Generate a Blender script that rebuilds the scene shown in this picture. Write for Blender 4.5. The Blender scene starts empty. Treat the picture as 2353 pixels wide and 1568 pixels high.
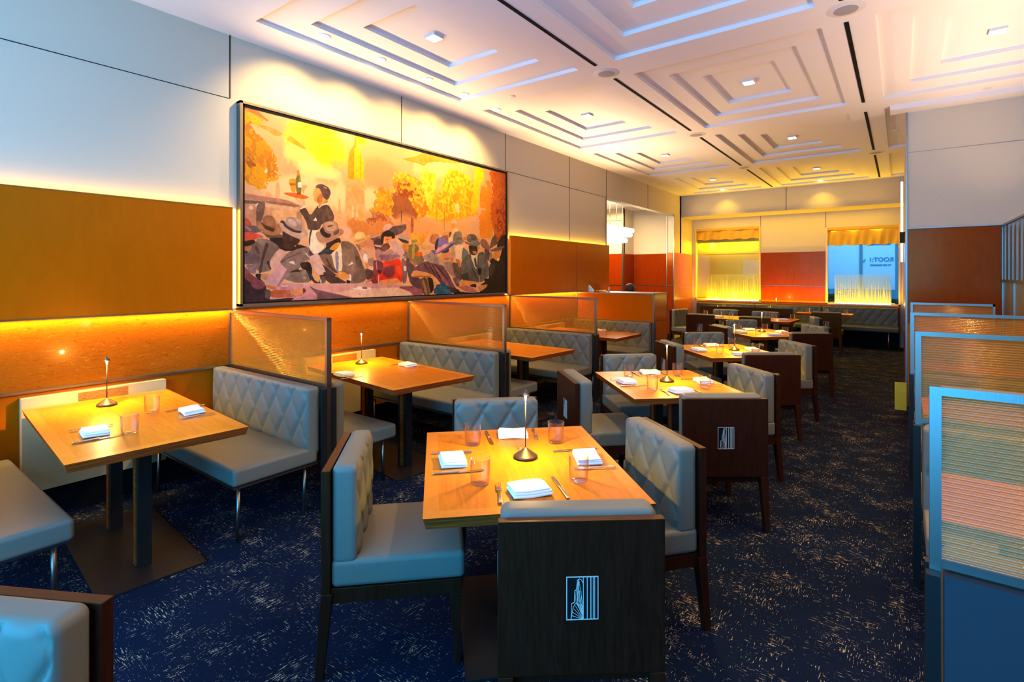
import bpy, bmesh, math, random
import numpy as np
from mathutils import Vector, Matrix
SC = bpy.context.scene
COL = SC.collection
R = math.radians
H, ZC = 1.58, 3.585            # eye height, ceiling height

# ------------------------------------------------------------------ camera, world, light, exposure
cd = bpy.data.cameras.new('camera'); cam = bpy.data.objects.new('camera', cd); COL.objects.link(cam)
cam.location = (0, 0, H); cam.rotation_euler = (R(90), 0, R(36.65))
cd.sensor_width = 36; cd.lens = 1200 / 2353 * 36; cd.shift_y = (632 - 784) / 2353
cd.clip_start = .05
SC.camera = cam
vs = SC.view_settings
vs.view_transform = 'Standard'; vs.look = 'None'; vs.gamma = 1; vs.use_curve_mapping = False
vs.exposure = 0.3
wd = bpy.data.worlds.new('world'); SC.world = wd; wd.use_nodes = True
wd.node_tree.nodes['Background'].inputs[0].default_value = (.25, .5, 1, 1)
wd.node_tree.nodes['Background'].inputs[1].default_value = .6
SC.cycles.use_denoising = True
SC.cycles.max_bounces = 7; SC.cycles.diffuse_bounces = 4; SC.cycles.glossy_bounces = 3
SC.cycles.transparent_max_bounces = 14; SC.cycles.sample_clamp_indirect = 3.0
SC.cycles.caustics_reflective = False; SC.cycles.caustics_refractive = False

WARM = (1, .56, .20); YEL = (1, .56, .02); AMB = (1, .50, .07); BLUE = (.03, .43, .98)
YG = (1, .60, .0)
def area(name, loc, rot, sx, sy, power, color, spread=180):
    l = bpy.data.lights.new(name, 'AREA'); l.shape = 'RECTANGLE'; l.size = sx; l.size_y = sy
    l.energy = power; l.color = color; l.spread = R(spread)
    o = bpy.data.objects.new(name, l); COL.objects.link(o); o.location = loc; o.rotation_euler = rot
    return o
def spot(name, loc, target, power, color, angle, blend=.6, radius=.02):
    l = bpy.data.lights.new(name, 'SPOT'); l.energy = power; l.color = color
    l.spot_size = R(angle); l.spot_blend = blend; l.shadow_soft_size = radius
    o = bpy.data.objects.new(name, l); COL.objects.link(o); o.location = loc
    d = Vector(target) - Vector(loc); o.rotation_euler = d.to_track_quat('-Z', 'Y').to_euler()
    return o
# daylight through the street windows behind the camera (opening in wall_back)
area('daylight_back', (-1.7, -2.02, 1.75), (R(90), 0, 0), 5.0, 2.6, 390, BLUE)
# ceiling fills added along the right screen, left panels, mural top and far ledge
area('ceiling_fill_right', (1.25, 4.4, 2.2), (R(180), R(-30), 0), .4, 6.4, 40, (1, .70, .48), 90)
for _y, _l in ((.1, 3.9), (7.5, 3.0)): area('ceiling_fill_left', (-4.38, _y, 2.16), (R(180), R(38), 0), .10, _l, (.3 if _y < 1 else 15) * _l, (1, .68, .38), 105)  # extra ceiling fill, added beside the panels' own LED strips
area('ceiling_fill_mural', (-4.40, 4.0, 3.07), (R(180), R(55), 0), .05, 3.6, 16, (1, .68, .36), 120)  # fill without a fixture, added to lift the ceiling over the mural
area('ceiling_fill_far', (-2.2, 13.95, .93), (R(172), 0, 0), 4.2, .06, 60, YG)  # yellow fill added to tint the far wall and ceiling
# daylight outside the far right window falls on the banner across the street
area('daylight_far', (-.7, 15.3, 3.6), (R(38), 0, 0), 2.6, 1.2, 60, (.16, .50, 1))

# ------------------------------------------------------------------ helpers
def tag(o, label=None, cat=None, group=None, kind=None):
    if label: o['label'] = label
    if cat: o['category'] = cat
    if group: o['group'] = group
    if kind: o['kind'] = kind
    return o
def empty(name, loc=(0, 0, 0), rz=0):
    o = bpy.data.objects.new(name, None); COL.objects.link(o); o.location = loc
    o.rotation_euler = (0, 0, rz); o.empty_display_size = .1
    return o
class MB:
    """collects shapes into one mesh"""
    def __init__(s): s.v = []; s.f = []; s.m = []; s.sm = []
    def add(s, vs_, fs, mi=0, smooth=False):
        n = len(s.v); s.v += [tuple(p) for p in vs_]; s.f += [tuple(i + n for i in f) for f in fs]
        s.m += [mi] * len(fs); s.sm += [smooth] * len(fs); return s
    def box(s, x0, x1, y0, y1, z0, z1, mi=0, rz=0, c=None):
        P = [(x, y, z) for z in (z0, z1) for x, y in ((x0, y0), (x1, y0), (x1, y1), (x0, y1))]
        if rz:
            cx, cy = c or (0, 0); ca, sa = math.cos(rz), math.sin(rz)
            P = [(cx + (x - cx) * ca - (y - cy) * sa, cy + (x - cx) * sa + (y - cy) * ca, z) for x, y, z in P]
        return s.add(P, [(3, 2, 1, 0), (4, 5, 6, 7), (0, 1, 5, 4), (1, 2, 6, 5), (2, 3, 7, 6), (3, 0, 4, 7)], mi)
    def frustum(s, c0, h0, c1, h1, mi=0):
        """tapered bar from rectangle (centre c0, half sizes h0) to (c1,h1)"""
        P = []
        for c, h in ((c0, h0), (c1, h1)):
            P += [(c[0] + a * h[0], c[1] + b * h[1], c[2]) for a, b in ((-1, -1), (1, -1), (1, 1), (-1, 1))]
        return s.add(P, [(3, 2, 1, 0), (4, 5, 6, 7), (0, 1, 5, 4), (1, 2, 6, 5), (2, 3, 7, 6), (3, 0, 4, 7)], mi)
    def tube(s, a, b, r, r2=None, n=10, mi=0):
        a, b = Vector(a), Vector(b); d = (b - a).normalized(); r2 = r if r2 is None else r2
        u = d.orthogonal().normalized(); w = d.cross(u)
        P = []
        for c, q in ((a, r), (b, r2)):
            P += [tuple(c + (u * math.cos(t) + w * math.sin(t)) * q) for t in [2 * math.pi * i / n for i in range(n)]]
        F = [(i, (i + 1) % n, n + (i + 1) % n, n + i) for i in range(n)]
        s.add(P, F, mi, True); m = len(s.v) - 2 * n
        s.f += [tuple(m + i for i in reversed(range(n))), tuple(m + n + i for i in range(n))]
        s.m += [mi, mi]; s.sm += [False, False]; return s
    def lathe(s, prof, c=(0, 0, 0), n=32, mi=0, smooth=True):
        P = []; F = []
        for r, z in prof:
            P += [(c[0] + r * math.cos(2 * math.pi * i / n), c[1] + r * math.sin(2 * math.pi * i / n), c[2] + z) for i in range(n)]
        for k in range(len(prof) - 1):
            for i in range(n):
                j = (i + 1) % n
                F.append((k * n + i, k * n + j, (k + 1) * n + j, (k + 1) * n + i))
        return s.add(P, F, mi, smooth)
    def soft(s, c, h, r, n=(8, 8, 8), disp=None, mi=0, cross=None):
        """rounded box, centre c, half extents h, rounding r; disp(x,y,z,face)->(dx,dy,dz) in local coords"""
        hx = np.array(h, float); core = hx - r; seen = {}
        def grid(k):
            a = np.linspace(-1, 1, n[k] + 1) * core[k]
            e = [-core[k] - r * t for t in (1, .72, .4, .15)] ; e2 = [-q for q in reversed(e)]
            return np.array(e + list(a) + e2)
        G = [grid(k) for k in range(3)]
        P = []; F = []
        def vert(p, face):
            key = (round(p[0], 5), round(p[1], 5), round(p[2], 5))
            if key in seen: return seen[key]
            p = np.array(p); q = np.clip(p, -core, core); d = p - q; L = np.linalg.norm(d)
            if L > 1e-9:
                # push out to rounded surface
                p2 = q + d / L * r
            else: p2 = p
            if disp:
                dd = disp(p2[0], p2[1], p2[2], face)
                p2 = p2 + np.array(dd)
            seen[key] = len(P); P.append((c[0] + p2[0], c[1] + p2[1], c[2] + p2[2])); return seen[key]
        for k in range(3):
            a, b = [q for q in range(3) if q != k]
            for sg in (-1, 1):
                A, B = G[a], G[b]
                idx = np.zeros((len(A), len(B)), int)
                for i, va in enumerate(A):
                    for j, vb in enumerate(B):
                        p = [0, 0, 0]; p[k] = sg * hx[k]; p[a] = va; p[b] = vb
                        idx[i, j] = vert(p, (k, sg))
                flip = (sg > 0) == (k == 1)
                for i in range(len(A) - 1):
                    for j in range(len(B) - 1):
                        f = (idx[i, j], idx[i + 1, j], idx[i + 1, j + 1], idx[i, j + 1])
                        if len(set(f)) < 3: continue
                        F.append(tuple(reversed(f)) if flip else f)
        return s.add(P, F, mi, True)
    def seg(s, a, b, w, t, mi=0):
        """flat strip in the xz plane from a to b (x,z), width w, depth y 0..-t"""
        a, b = Vector((a[0], 0, a[1])), Vector((b[0], 0, b[1])); d = (b - a).normalized()
        nrm = Vector((-d.z, 0, d.x)) * w / 2; e = d * w * .35
        P = [a - e - nrm, b + e - nrm, b + e + nrm, a - e + nrm]
        P = [tuple(p) for p in P] + [(p.x, -t, p.z) for p in P]
        return s.add(P, [(0, 1, 2, 3), (7, 6, 5, 4), (0, 4, 5, 1), (1, 5, 6, 2), (2, 6, 7, 3), (3, 7, 4, 0)], mi)
    def build(s, name, mats, parent=None, bevel=0, loc=None, kind=None, segs=2):
        me = bpy.data.meshes.new(name); me.from_pydata(s.v, [], s.f)
        mats = mats if isinstance(mats, (list, tuple)) else [mats]
        for m in mats: me.materials.append(m)
        me.polygons.foreach_set('material_index', s.m); me.polygons.foreach_set('use_smooth', s.sm)
        me.update()
        o = bpy.data.objects.new(name, me); COL.objects.link(o)
        if parent: o.parent = parent
        if loc: o.location = loc
        if kind: o['kind'] = kind
        if bevel:
            b = o.modifiers.new('bevel', 'BEVEL'); b.width = bevel; b.segments = segs; b.limit_method = 'ANGLE'
        return o
def copy_tree(o, parent=None):
    c = o.copy(); COL.objects.link(c)
    if parent: c.parent = parent
    for ch in list(o.children): copy_tree(ch, c)
    return c

# ------------------------------------------------------------------ materials
def mat(name, color=(.5, .5, .5), rough=.5, metal=0, coat=0, spec=.5, emit=None, es=0, sheen=0):
    m = bpy.data.materials.new(name); m.use_nodes = True; b = m.node_tree.nodes['Principled BSDF']
    b.inputs['Base Color'].default_value = (*color, 1); b.inputs['Roughness'].default_value = rough
    b.inputs['Metallic'].default_value = metal; b.inputs['Coat Weight'].default_value = coat
    b.inputs['Coat Roughness'].default_value = .08; b.inputs['Specular IOR Level'].default_value = spec
    b.inputs['Sheen Weight'].default_value = sheen
    if emit: b.inputs['Emission Color'].default_value = (*emit, 1); b.inputs['Emission Strength'].default_value = es
    return m
def N(m, t, **kw):
    n = m.node_tree.nodes.new(t)
    for k, v in kw.items():
        if k in n.inputs: n.inputs[k].default_value = v
        else: setattr(n, k, v)
    return n
def L(m, a, b): m.node_tree.links.new(a, b)
def coords(m, scale=(1, 1, 1), rot=(0, 0, 0)):
    tc = N(m, 'ShaderNodeTexCoord'); mp = N(m, 'ShaderNodeMapping')
    mp.inputs['Scale'].default_value = scale; mp.inputs['Rotation'].default_value = rot
    L(m, tc.outputs['Object'], mp.inputs['Vector']); return mp.outputs['Vector']
def ramp(m, fac, stops):
    r = N(m, 'ShaderNodeValToRGB'); e = r.color_ramp.elements
    while len(e) < len(stops): e.new(.5)
    for i, (p, c) in enumerate(stops): e[i].position = p; e[i].color = (*c, 1)
    L(m, fac, r.inputs['Fac']); return r.outputs['Color']
def noisy(m, scale, detail=4, rough=.5, dist=0, vec=(1, 1, 1)):
    n = N(m, 'ShaderNodeTexNoise'); n.inputs['Scale'].default_value = scale; n.inputs['Detail'].default_value = detail
    n.inputs['Roughness'].default_value = rough; n.inputs['Distortion'].default_value = dist
    L(m, coords(m, vec), n.inputs['Vector']); return n.outputs['Fac']
def bump(m, h, strength=.2, dist=.01):
    b = N(m, 'ShaderNodeBump'); b.inputs['Strength'].default_value = strength; b.inputs['Distance'].default_value = dist
    L(m, h, b.inputs['Height']); L(m, b.outputs['Normal'], m.node_tree.nodes['Principled BSDF'].inputs['Normal'])
def base(m): return m.node_tree.nodes['Principled BSDF'].inputs['Base Color']

def woodmat(name, c0, c1, rough, vec, coat=0, scale=6, dist=1.2):
    m = mat(name, c0, rough, coat=coat, spec=.4)
    m.node_tree.nodes['Principled BSDF'].inputs['Specular Tint'].default_value = (1, .50, .10, 1)
    f = noisy(m, scale, 6, .55, dist, vec)
    L(m, ramp(m, f, [(.3, c0), (.7, c1)]), base(m)); return m
M = {}
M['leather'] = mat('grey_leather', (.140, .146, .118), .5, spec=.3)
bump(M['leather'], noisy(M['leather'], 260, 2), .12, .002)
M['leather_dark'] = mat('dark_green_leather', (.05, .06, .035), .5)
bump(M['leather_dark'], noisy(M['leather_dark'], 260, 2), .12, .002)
M['inlay'] = mat('pale_inlay', (.62, .60, .52), .45)
M['navy'] = mat('navy_upholstery', (.03, .035, .045), .6, spec=.2)
M['table'] = woodmat('table_veneer', (.34, .090, .004), (.50, .155, .006), .36, (1, 9, 1), coat=0)
M['tborder'] = woodmat('table_border', (.46, .15, .014), (.52, .175, .018), .34, (3, 3, 3), coat=0)
M['tedge'] = woodmat('table_edge', (.11, .020, .004), (.40, .09, .014), .5, (1, 1, 60), scale=5, dist=.2)
M['darkwood'] = woodmat('dark_stained_wood', (.016, .004, .002), (.034, .009, .006), .42, (14, 14, 1.2), coat=0)
M['lacquer'] = woodmat('orange_brown_lacquer', (.42, .098, .0015), (.47, .110, .002), .2, (2, 2, .6), coat=.06)
M['redlac'] = woodmat('red_lacquer_panel', (.20, .019, .001), (.24, .026, .001), .22, (2, 2, .6), coat=.03)
M['burl'] = mat('burl_veneer', (.4, .12, .02), .28, coat=.1); M['burl'].node_tree.nodes['Principled BSDF'].inputs['Specular Tint'].default_value = (1, .5, .1, 1)
_m = M['burl']; f = noisy(_m, 7, 8, .62, 3.2, (1, 1, 5))
L(_m, ramp(_m, f, [(.36, (.22, .045, .002)), (.47, (.34, .10, .004)), (.56, (.27, .07, .003)), (.66, (.42, .15, .008))]), base(_m))
M['fabric'] = mat('cream_wall_fabric', (.62, .54, .41), .85, spec=.2)
bump(M['fabric'], noisy(M['fabric'], 14, 5, .6, 0, (1, 1, 22)), .10, .004)
M['ceil'] = mat('white_ceiling_paint', (.86, .80, .78), .55, spec=.3)
M['metal'] = mat('brushed_nickel', (.27, .245, .22), .34, metal=1)
bump(M['metal'], noisy(M['metal'], 8, 3, .5, 0, (30, 30, 1)), .08, .002)
M['metal_dark'] = mat('blackened_steel', (.012, .010, .009), .4, metal=.0, spec=.25)
M['black'] = mat('matt_black', (.006, .006, .007), .8, spec=.1)
M['beige'] = mat('beige_laminate', (.55, .42, .22), .5)
M['linen'] = mat('white_linen', (.86, .84, .82), .85)
bump(M['linen'], noisy(M['linen'], 500, 2), .2, .001)
M['steel'] = mat('polished_steel', (.62, .60, .58), .16, metal=1)
M['lampmetal'] = mat('bronze_grey_lamp_metal', (.10, .075, .06), .33, metal=.9)
M['bulb'] = mat('lit_lamp_lens', (1, .8, .5), .4, emit=(1, .72, .35), es=22)
M['led_panel'] = mat('lit_square_downlight', (1, .9, .7), .4, emit=(1, .86, .62), es=9)
M['led_spot'] = mat('lit_round_downlight', (1, .9, .7), .4, emit=(1, .84, .50), es=22)
M['led_yel'] = mat('lit_yellow_strip', (1, .7, .2), .4, emit=(1, .70, .12), es=7)
M['opal'] = mat('lit_opal_glass', (1, 1, 1), .3, emit=(1, .93, .80), es=4.5)
M['grille'] = mat('grey_speaker_grille', (.33, .33, .36), .6)
M['white'] = mat('white_trim', (.72, .68, .66), .5)
M['yfab'] = mat('gold_curtain_fabric', (.62, .36, .03), .7, sheen=.2)
M['ynich'] = mat('pale_gold_panel', (.80, .56, .06), .3, coat=.1)
M['skin'] = mat('skin', (.32, .16, .09), .55)
M['hair'] = mat('black_hair', (.012, .010, .010), .6)
M['cloth'] = mat('black_uniform', (.015, .015, .018), .8)
M['banner'] = mat('pale_blue_banner', (.55, .72, .85), .7)
M['ink'] = mat('dark_blue_print', (.01, .05, .14), .6)
M['outside'] = mat('dusky_street', (.02, .035, .05), .7)
M['foliage'] = mat('street_foliage', (.02, .05, .02), .8)
M['yellow'] = mat('yellow_plastic', (.75, .60, .03), .4)
M['art'] = mat('oil_painting', (.5, .3, .2), .55, spec=.3)
_m = M['art']; at_ = N(_m, 'ShaderNodeAttribute'); at_.attribute_name = 'paint'; L(_m, at_.outputs['Color'], base(_m))

def glassmat(name, tint, glossy_rough, fac_min, milk=0, milkcol=(1, 1, 1)):
    m = bpy.data.materials.new(name); m.use_nodes = True; nt = m.node_tree; nt.nodes.clear()
    out = N(m, 'ShaderNodeOutputMaterial'); tr = N(m, 'ShaderNodeBsdfTransparent'); gl = N(m, 'ShaderNodeBsdfGlossy')
    tr.inputs['Color'].default_value = (*tint, 1); gl.inputs['Roughness'].default_value = glossy_rough
    fr = N(m, 'ShaderNodeLayerWeight'); fr.inputs['Blend'].default_value = .5
    pw = N(m, 'ShaderNodeMath', operation='POWER'); L(m, fr.outputs['Facing'], pw.inputs[0]); pw.inputs[1].default_value = 2.4
    mx = N(m, 'ShaderNodeMixShader'); mth = N(m, 'ShaderNodeMath', operation='MULTIPLY_ADD')
    L(m, pw.outputs[0], mth.inputs[0]); mth.inputs[1].default_value = .75; mth.inputs[2].default_value = fac_min
    L(m, mth.outputs[0], mx.inputs[0]); L(m, tr.outputs[0], mx.inputs[1]); L(m, gl.outputs[0], mx.inputs[2])
    last = mx.outputs[0]
    if milk:
        tl = N(m, 'ShaderNodeBsdfTranslucent'); tl.inputs['Color'].default_value = (*milkcol, 1)
        df = N(m, 'ShaderNodeBsdfDiffuse'); df.inputs['Color'].default_value = (*milkcol, 1)
        m1 = N(m, 'ShaderNodeMixShader'); m1.inputs[0].default_value = .5
        L(m, tl.outputs[0], m1.inputs[1]); L(m, df.outputs[0], m1.inputs[2])
        m2 = N(m, 'ShaderNodeMixShader'); m2.inputs[0].default_value = milk
        L(m, last, m2.inputs[1]); L(m, m1.outputs[0], m2.inputs[2]); last = m2.outputs[0]
    L(m, last, out.inputs[0]); return m
M['glass'] = glassmat('clear_glass', (.99, .99, .985), .02, .02)
M['ribglass'] = glassmat('amber_ribbed_resin', (.95, .72, .34), .10, .08, .26, (.88, .50, .06))
M['pane'] = glassmat('window_pane', (.9, .95, .97), .03, .02)
M['etch'] = glassmat('etched_frost', (.9, .95, .8), .3, .02, .62, (.9, .95, .55))
M['frost'] = glassmat('faint_frost', (.88, .9, .8), .2, .04, .16, (.9, .9, .55))

def carpet():
    m = mat('woven_carpet', (.01, .02, .05), .95, spec=.1)
    def streak(vx, vy, lo, seed):
        mp = coords(m, (vx, vy, 1)); mp.node.inputs['Location'].default_value = (seed, seed * 1.7, 0)
        n = N(m, 'ShaderNodeTexNoise'); n.inputs['Scale'].default_value = 1; n.inputs['Detail'].default_value = 2.0
        n.inputs['Roughness'].default_value = .6
        L(m, mp, n.inputs['Vector']); return n.outputs['Fac']
    def patch(sc, seed):
        mp = coords(m, (1, 1, 1)); mp.node.inputs['Location'].default_value = (seed, seed, 0)
        n = N(m, 'ShaderNodeTexNoise'); n.inputs['Scale'].default_value = sc; n.inputs['Detail'].default_value = 3
        L(m, mp, n.inputs['Vector']); return n.outputs['Fac']
    def thresh(f, p, t0):
        a = N(m, 'ShaderNodeMath', operation='MULTIPLY_ADD'); L(m, p, a.inputs[0]); a.inputs[1].default_value = .48; a.inputs[2].default_value = -.24
        s = N(m, 'ShaderNodeMath', operation='ADD'); L(m, f, s.inputs[0]); L(m, a.outputs[0], s.inputs[1])
        g = N(m, 'ShaderNodeMapRange'); g.inputs['From Min'].default_value = t0; g.inputs['From Max'].default_value = t0 + .045
        L(m, s.outputs[0], g.inputs['Value']); return g.outputs[0]
    a = thresh(streak(185, 24, 0, 3.1), patch(5.5, 1.3), .656)
    b = thresh(streak(24, 185, 0, 9.2), patch(5.0, 7.7), .660)
    mxx = N(m, 'ShaderNodeMath', operation='MAXIMUM'); L(m, a, mxx.inputs[0]); L(m, b, mxx.inputs[1])
    grain = patch(160, 4.4)
    gg = N(m, 'ShaderNodeMapRange'); gg.inputs['From Min'].default_value = .40; gg.inputs['From Max'].default_value = .55
    L(m, grain, gg.inputs['Value'])
    mm = N(m, 'ShaderNodeMath', operation='MULTIPLY'); L(m, mxx.outputs[0], mm.inputs[0]); L(m, gg.outputs[0], mm.inputs[1])
    bc = ramp(m, patch(1.6, 2.2), [(.35, (.001, .005, .018)), (.65, (.0018, .008, .026))])
    mix = N(m, 'ShaderNodeMix', data_type='RGBA'); L(m, mm.outputs[0], mix.inputs[0]); L(m, bc, mix.inputs[6])
    mix.inputs[7].default_value = (.58, .48, .27, 1); L(m, mix.outputs[2], base(m))
    bump(m, grain, .3, .004); return m
M['carpet'] = carpet()

# ------------------------------------------------------------------ room shell
XL, XR, Y0, Y1, XP, YP = -4.50, 1.62, -2.1, 14.15, .06, 7.9
def struct(name, mb, m, parent=None, bevel=0):
    o = mb.build(name, m, parent, bevel=bevel); o['kind'] = 'structure'; return o
struct('floor', MB().box(-9.4, XR, Y0, Y1, -.1, 0), M['carpet'])

def ceiling():
    mb = MB(); cols = [(-4.09, -2.53), (-2.14, -.515), (-.156, 1.50)]
    rows = [(-.82, 1.62), (2.10, 4.49), (4.90, 7.31), (7.74, 10.17), (10.63, 13.05)]
    xs = [XL - .1] + [v for c in cols for v in c] + [XR + .1]; ys = [Y0 - .1] + [v for r in rows for v in r] + [Y1 + .1]
    z = ZC
    for i in range(len(xs) - 1):
        for j in range(len(ys) - 1):
            if i % 2 and j % 2: continue
            mb.add([(xs[i], ys[j], z), (xs[i], ys[j + 1], z), (xs[i + 1], ys[j + 1], z), (xs[i + 1], ys[j], z)], [(0, 1, 2, 3)])
    for cx0, cx1 in cols:
        for ry0, ry1 in rows:
            a = [cx0, cx1, ry0, ry1]; zz = z; st = .036
            for k in range(3):
                P = [(a[0], a[2]), (a[0], a[3]), (a[1], a[3]), (a[1], a[2])]
                lo = [(x, y, zz) for x, y in P]; hi = [(x, y, zz + st) for x, y in P]
                mb.add(lo + hi, [(i, (i + 1) % 4, 4 + (i + 1) % 4, 4 + i) for i in range(4)])
                zz += st
                ix, iy = .235, .335
                b = [a[0] + ix, a[1] - ix, a[2] + iy, a[3] - iy]
                Q = [(b[0], b[2]), (b[0], b[3]), (b[1], b[3]), (b[1], b[2])]
                hi2 = [(x, y, zz) for x, y in P]; inn = [(x, y, zz) for x, y in Q]
                if k < 2:
                    mb.add(hi2 + inn, [(i, (i + 1) % 4, 4 + (i + 1) % 4, 4 + i) for i in range(4)])
                else: mb.add(hi2, [(0, 1, 2, 3)])
                a = b
    # slab above keeps the light in
    mb.box(XL - .2, XR + .2, Y0 - .2, Y1 + .2, z + .25, z + .35)
    return struct('ceiling', mb, M['ceil']), cols, rows
CEIL, cols, rows = ceiling()
WRT = struct('wall_right', MB().box(XR, XR + .1, Y0, YP, 0, ZC + .2), M['fabric'])
struct('red_panel', MB().box(XR - .02, XR, Y0, YP, 0, 2.13), M['redlac'], WRT)
wb = MB().box(XL - .1, XR + .1, Y0 - .1, Y0, 0, .4).box(XL - .1, XR + .1, Y0 - .1, Y0, 3.1, ZC + .2)
wb.box(XL - .1, -4.2, Y0 - .1, Y0, .4, 3.1).box(1.35, XR + .1, Y0 - .1, Y0, .4, 3.1)
struct('wall_back', wb, M['fabric'])

# left wall: cream fabric above, wood zones below
OY0, OY1, OZ = 9.075, 12.70, 3.05
wl = MB().box(XL - .14, XL, Y0, OY0, 0, ZC + .2).box(XL - .14, XL, OY1, Y1 + .1, 0, ZC + .2).box(XL - .14, XL, OY0, OY1, OZ, ZC + .2)
WL = struct('wall_left', wl, M['fabric'])
seam = MB()
for y, z0, z1 in ((2.095, 3.06, ZC), (3.967, 3.06, ZC), (5.885, 2.15, ZC), (7.68, 2.15, ZC), (OY0 - .01, 2.15, ZC), (11.1, OZ, ZC)):
    seam.box(XL - .002, XL + .003, y - .005, y + .005, z0, z1)
for y0, y1 in ((Y0, 2.095), (5.885, OY0)):
    seam.box(XL - .002, XL + .002, y0, y1, 3.052, 3.058)
struct('panel_seam', seam, M['metal_dark'], WL)
bnd = MB().box(XL, XL + .012, OY0 - .04, OY0 - .015, 0, OZ).box(XL, XL + .02, OY1, OY1 + .03, 0, OZ + .02)
struct('metal_strip', bnd, M['metal'], WL)
LED = []
def upper_panel(y0, y1, xf=-4.425):
    """floating lacquer panel lit from behind at top, bottom and ends"""
    p = MB().box(xf - .03, xf, y0, y1, 1.30, 2.135)
    o = struct('lacquer_panel', p, M['lacquer'], WL, .002)
    struct('panel_edge', MB().box(xf - .032, xf + .004, y0, y1, 1.292, 1.302).box(xf - .032, xf + .003, y0, y1, 2.133, 2.139), M['metal'], WL)
    yc, ln = (y0 + y1) / 2, (y1 - y0)
    area('cove_up', (XL + .022, yc, 2.10), (R(180), 0, 0), .02, ln, 3.4 * ln, YEL)
    area('cove_down', (XL + .045, yc, 1.288), (0, 0, 0), .03, ln, 10 * ln, AMB)
upper_panel(-1.9, -.02); upper_panel(.0, 2.085)
upper_panel(5.915, 7.79); upper_panel(7.81, OY0 - .04)
# vertical glowing slots at the mural's two sides
struct('light_slot', MB().box(XL, XL + .02, 2.10, 2.135, 1.30, 2.13).box(XL, XL + .02, 5.885, 5.905, 1.30, 2.13), M['led_yel'], WL)
area('cove_mural', (XL + .07, 4.0, 1.285), (0, 0, 0), .03, 3.7, 11, AMB)
# lower wainscot
struct('burl_wainscot', MB().box(XL, XL + .012, -1.9, 2.08, .84, 1.30).box(XL, XL + .012, 2.12, OY0 - .04, .84, 1.30), M['burl'], WL)
struct('wainscot_rail', MB().box(XL, XL + .05, -1.9, OY0 - .04, .826, .842), M['metal'], WL)
struct('lower_panel', MB().box(XL, XL + .02, -1.9, OY0 - .04, .2, .826), M['lacquer'], WL)
struct('baseboard_left', MB().box(XL, XL + .03, -1.9, OY0 - .04, 0, .2), M['black'])
# wall beyond the opening
struct('lacquer_panel', MB().box(XL, XL + .01, OY1 + .03, Y1, .10, 2.13), M['lacquer'], WL)
struct('metal_seam', MB().box(XL, XL + .013, OY1 + .03, Y1, 1.315, 1.322).box(XL, XL + .013, OY1 + .03, Y1, .70, .706), M['metal'], WL)

# side room behind the opening
ws = MB().box(-9.5, -5.75, 12.55, 12.65, 0, ZC + .2).box(-5.80, -5.75, 12.6, 13.25, 0, ZC + .2).box(-5.8, XL, 13.2, 13.3, 0, ZC + .2)
ws.box(-9.5, -9.4, 4, 12.6, 0, ZC + .2).box(-9.5, XL - .1, 3.9, 4.0, 0, ZC + .2)
WS = struct('wall_side_room', ws, M['fabric'])
struct('red_panel', MB().box(-9.4, -5.76, 12.53, 12.55, 0, 2.13).box(-5.75, -5.73, 12.56, 13.2, 0, 2.13).box(-5.73, XL - .14, 13.18, 13.2, 0, 2.13)
       .box(XL - .139, XL - .002, OY1 - .012, OY1, 0, 2.13), M['redlac'], WS)
struct('metal_seam', MB().box(-9.4, -5.76, 12.52, 12.53, 1.31, 1.325).box(-5.73, XL - .14, 13.17, 13.18, 1.31, 1.325).box(-5.78, -5.735, 12.515, 12.56, 0, ZC)
       .box(-4.66, -4.645, OY1 - .02, OY1, 0, OZ).box(XL - .14, XL, OY1 - .02, OY1 - .012, 1.31, 1.325).box(XL - .14, XL, OY1 - .02, OY1 - .012, .70, .715)
       .box(-9.4, -5.76, 12.52, 12.55, 3.0, 3.006), M['metal'], WS)
struct('baseboard_side_room', MB().box(XL - .14, XL, OY1 - .03, OY1 - .02, 0, .12), M['black'])
struct('ceiling_side_room', MB().box(-9.5, XL - .14, 3.9, 13.3, 3.30, 3.40), M['ceil'])
area('side_room_light', (-5.9, 11.0, 3.2), (0, 0, 0), 1.6, 2.4, 190, (1, .70, .34))

# far wall with beam and two window recesses
W1 = (-4.42, -2.80, .93, 2.80); W2 = (-1.40, .0, .90, 2.68)
wf = MB()
fx = [XL - .1, W1[0], W1[1], W2[0], W2[1], XP + .1]
wf.box(fx[0], fx[1], Y1, Y1 + .16, 0, ZC + .2).box(fx[2], fx[3], Y1, Y1 + .16, 0, ZC + .2).box(fx[4], fx[5], Y1, Y1 + .16, 0, ZC + .2)
wf.box(W1[0], W1[1], Y1, Y1 + .16, 0, W1[2]).box(W1[0], W1[1], Y1, Y1 + .16, W1[3], ZC + .2)
wf.box(W2[0], W2[1], Y1, Y1 + .16, 0, W2[2]).box(W2[0], W2[1], Y1, Y1 + .16, W2[3], ZC + .2)
WF = struct('wall_far', wf, M['fabric'])
struct('red_panel', MB().box(-2.79, -1.41, Y1 - .02, Y1, .9, 2.13), M['redlac'], WF)
struct('metal_seam', MB().box(-2.79, -1.41, Y1 - .024, Y1 - .018, 1.315, 1.325), M['metal'], WF)
struct('panel_seam', MB().box(-2.803, -2.797, Y1 - .004, Y1, 2.13, 3.05).box(-1.403, -1.397, Y1 - .004, Y1, 2.68, 3.05), M['metal_dark'], WF)
BM = struct('trim_beam', MB().box(XL, XP, 13.30, Y1, 3.055, ZC + .1), M['fabric'])
struct('panel_seam', MB().box(-2.10, -2.09, 13.296, 13.30, 3.055, ZC), M['metal_dark'], BM)
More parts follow.
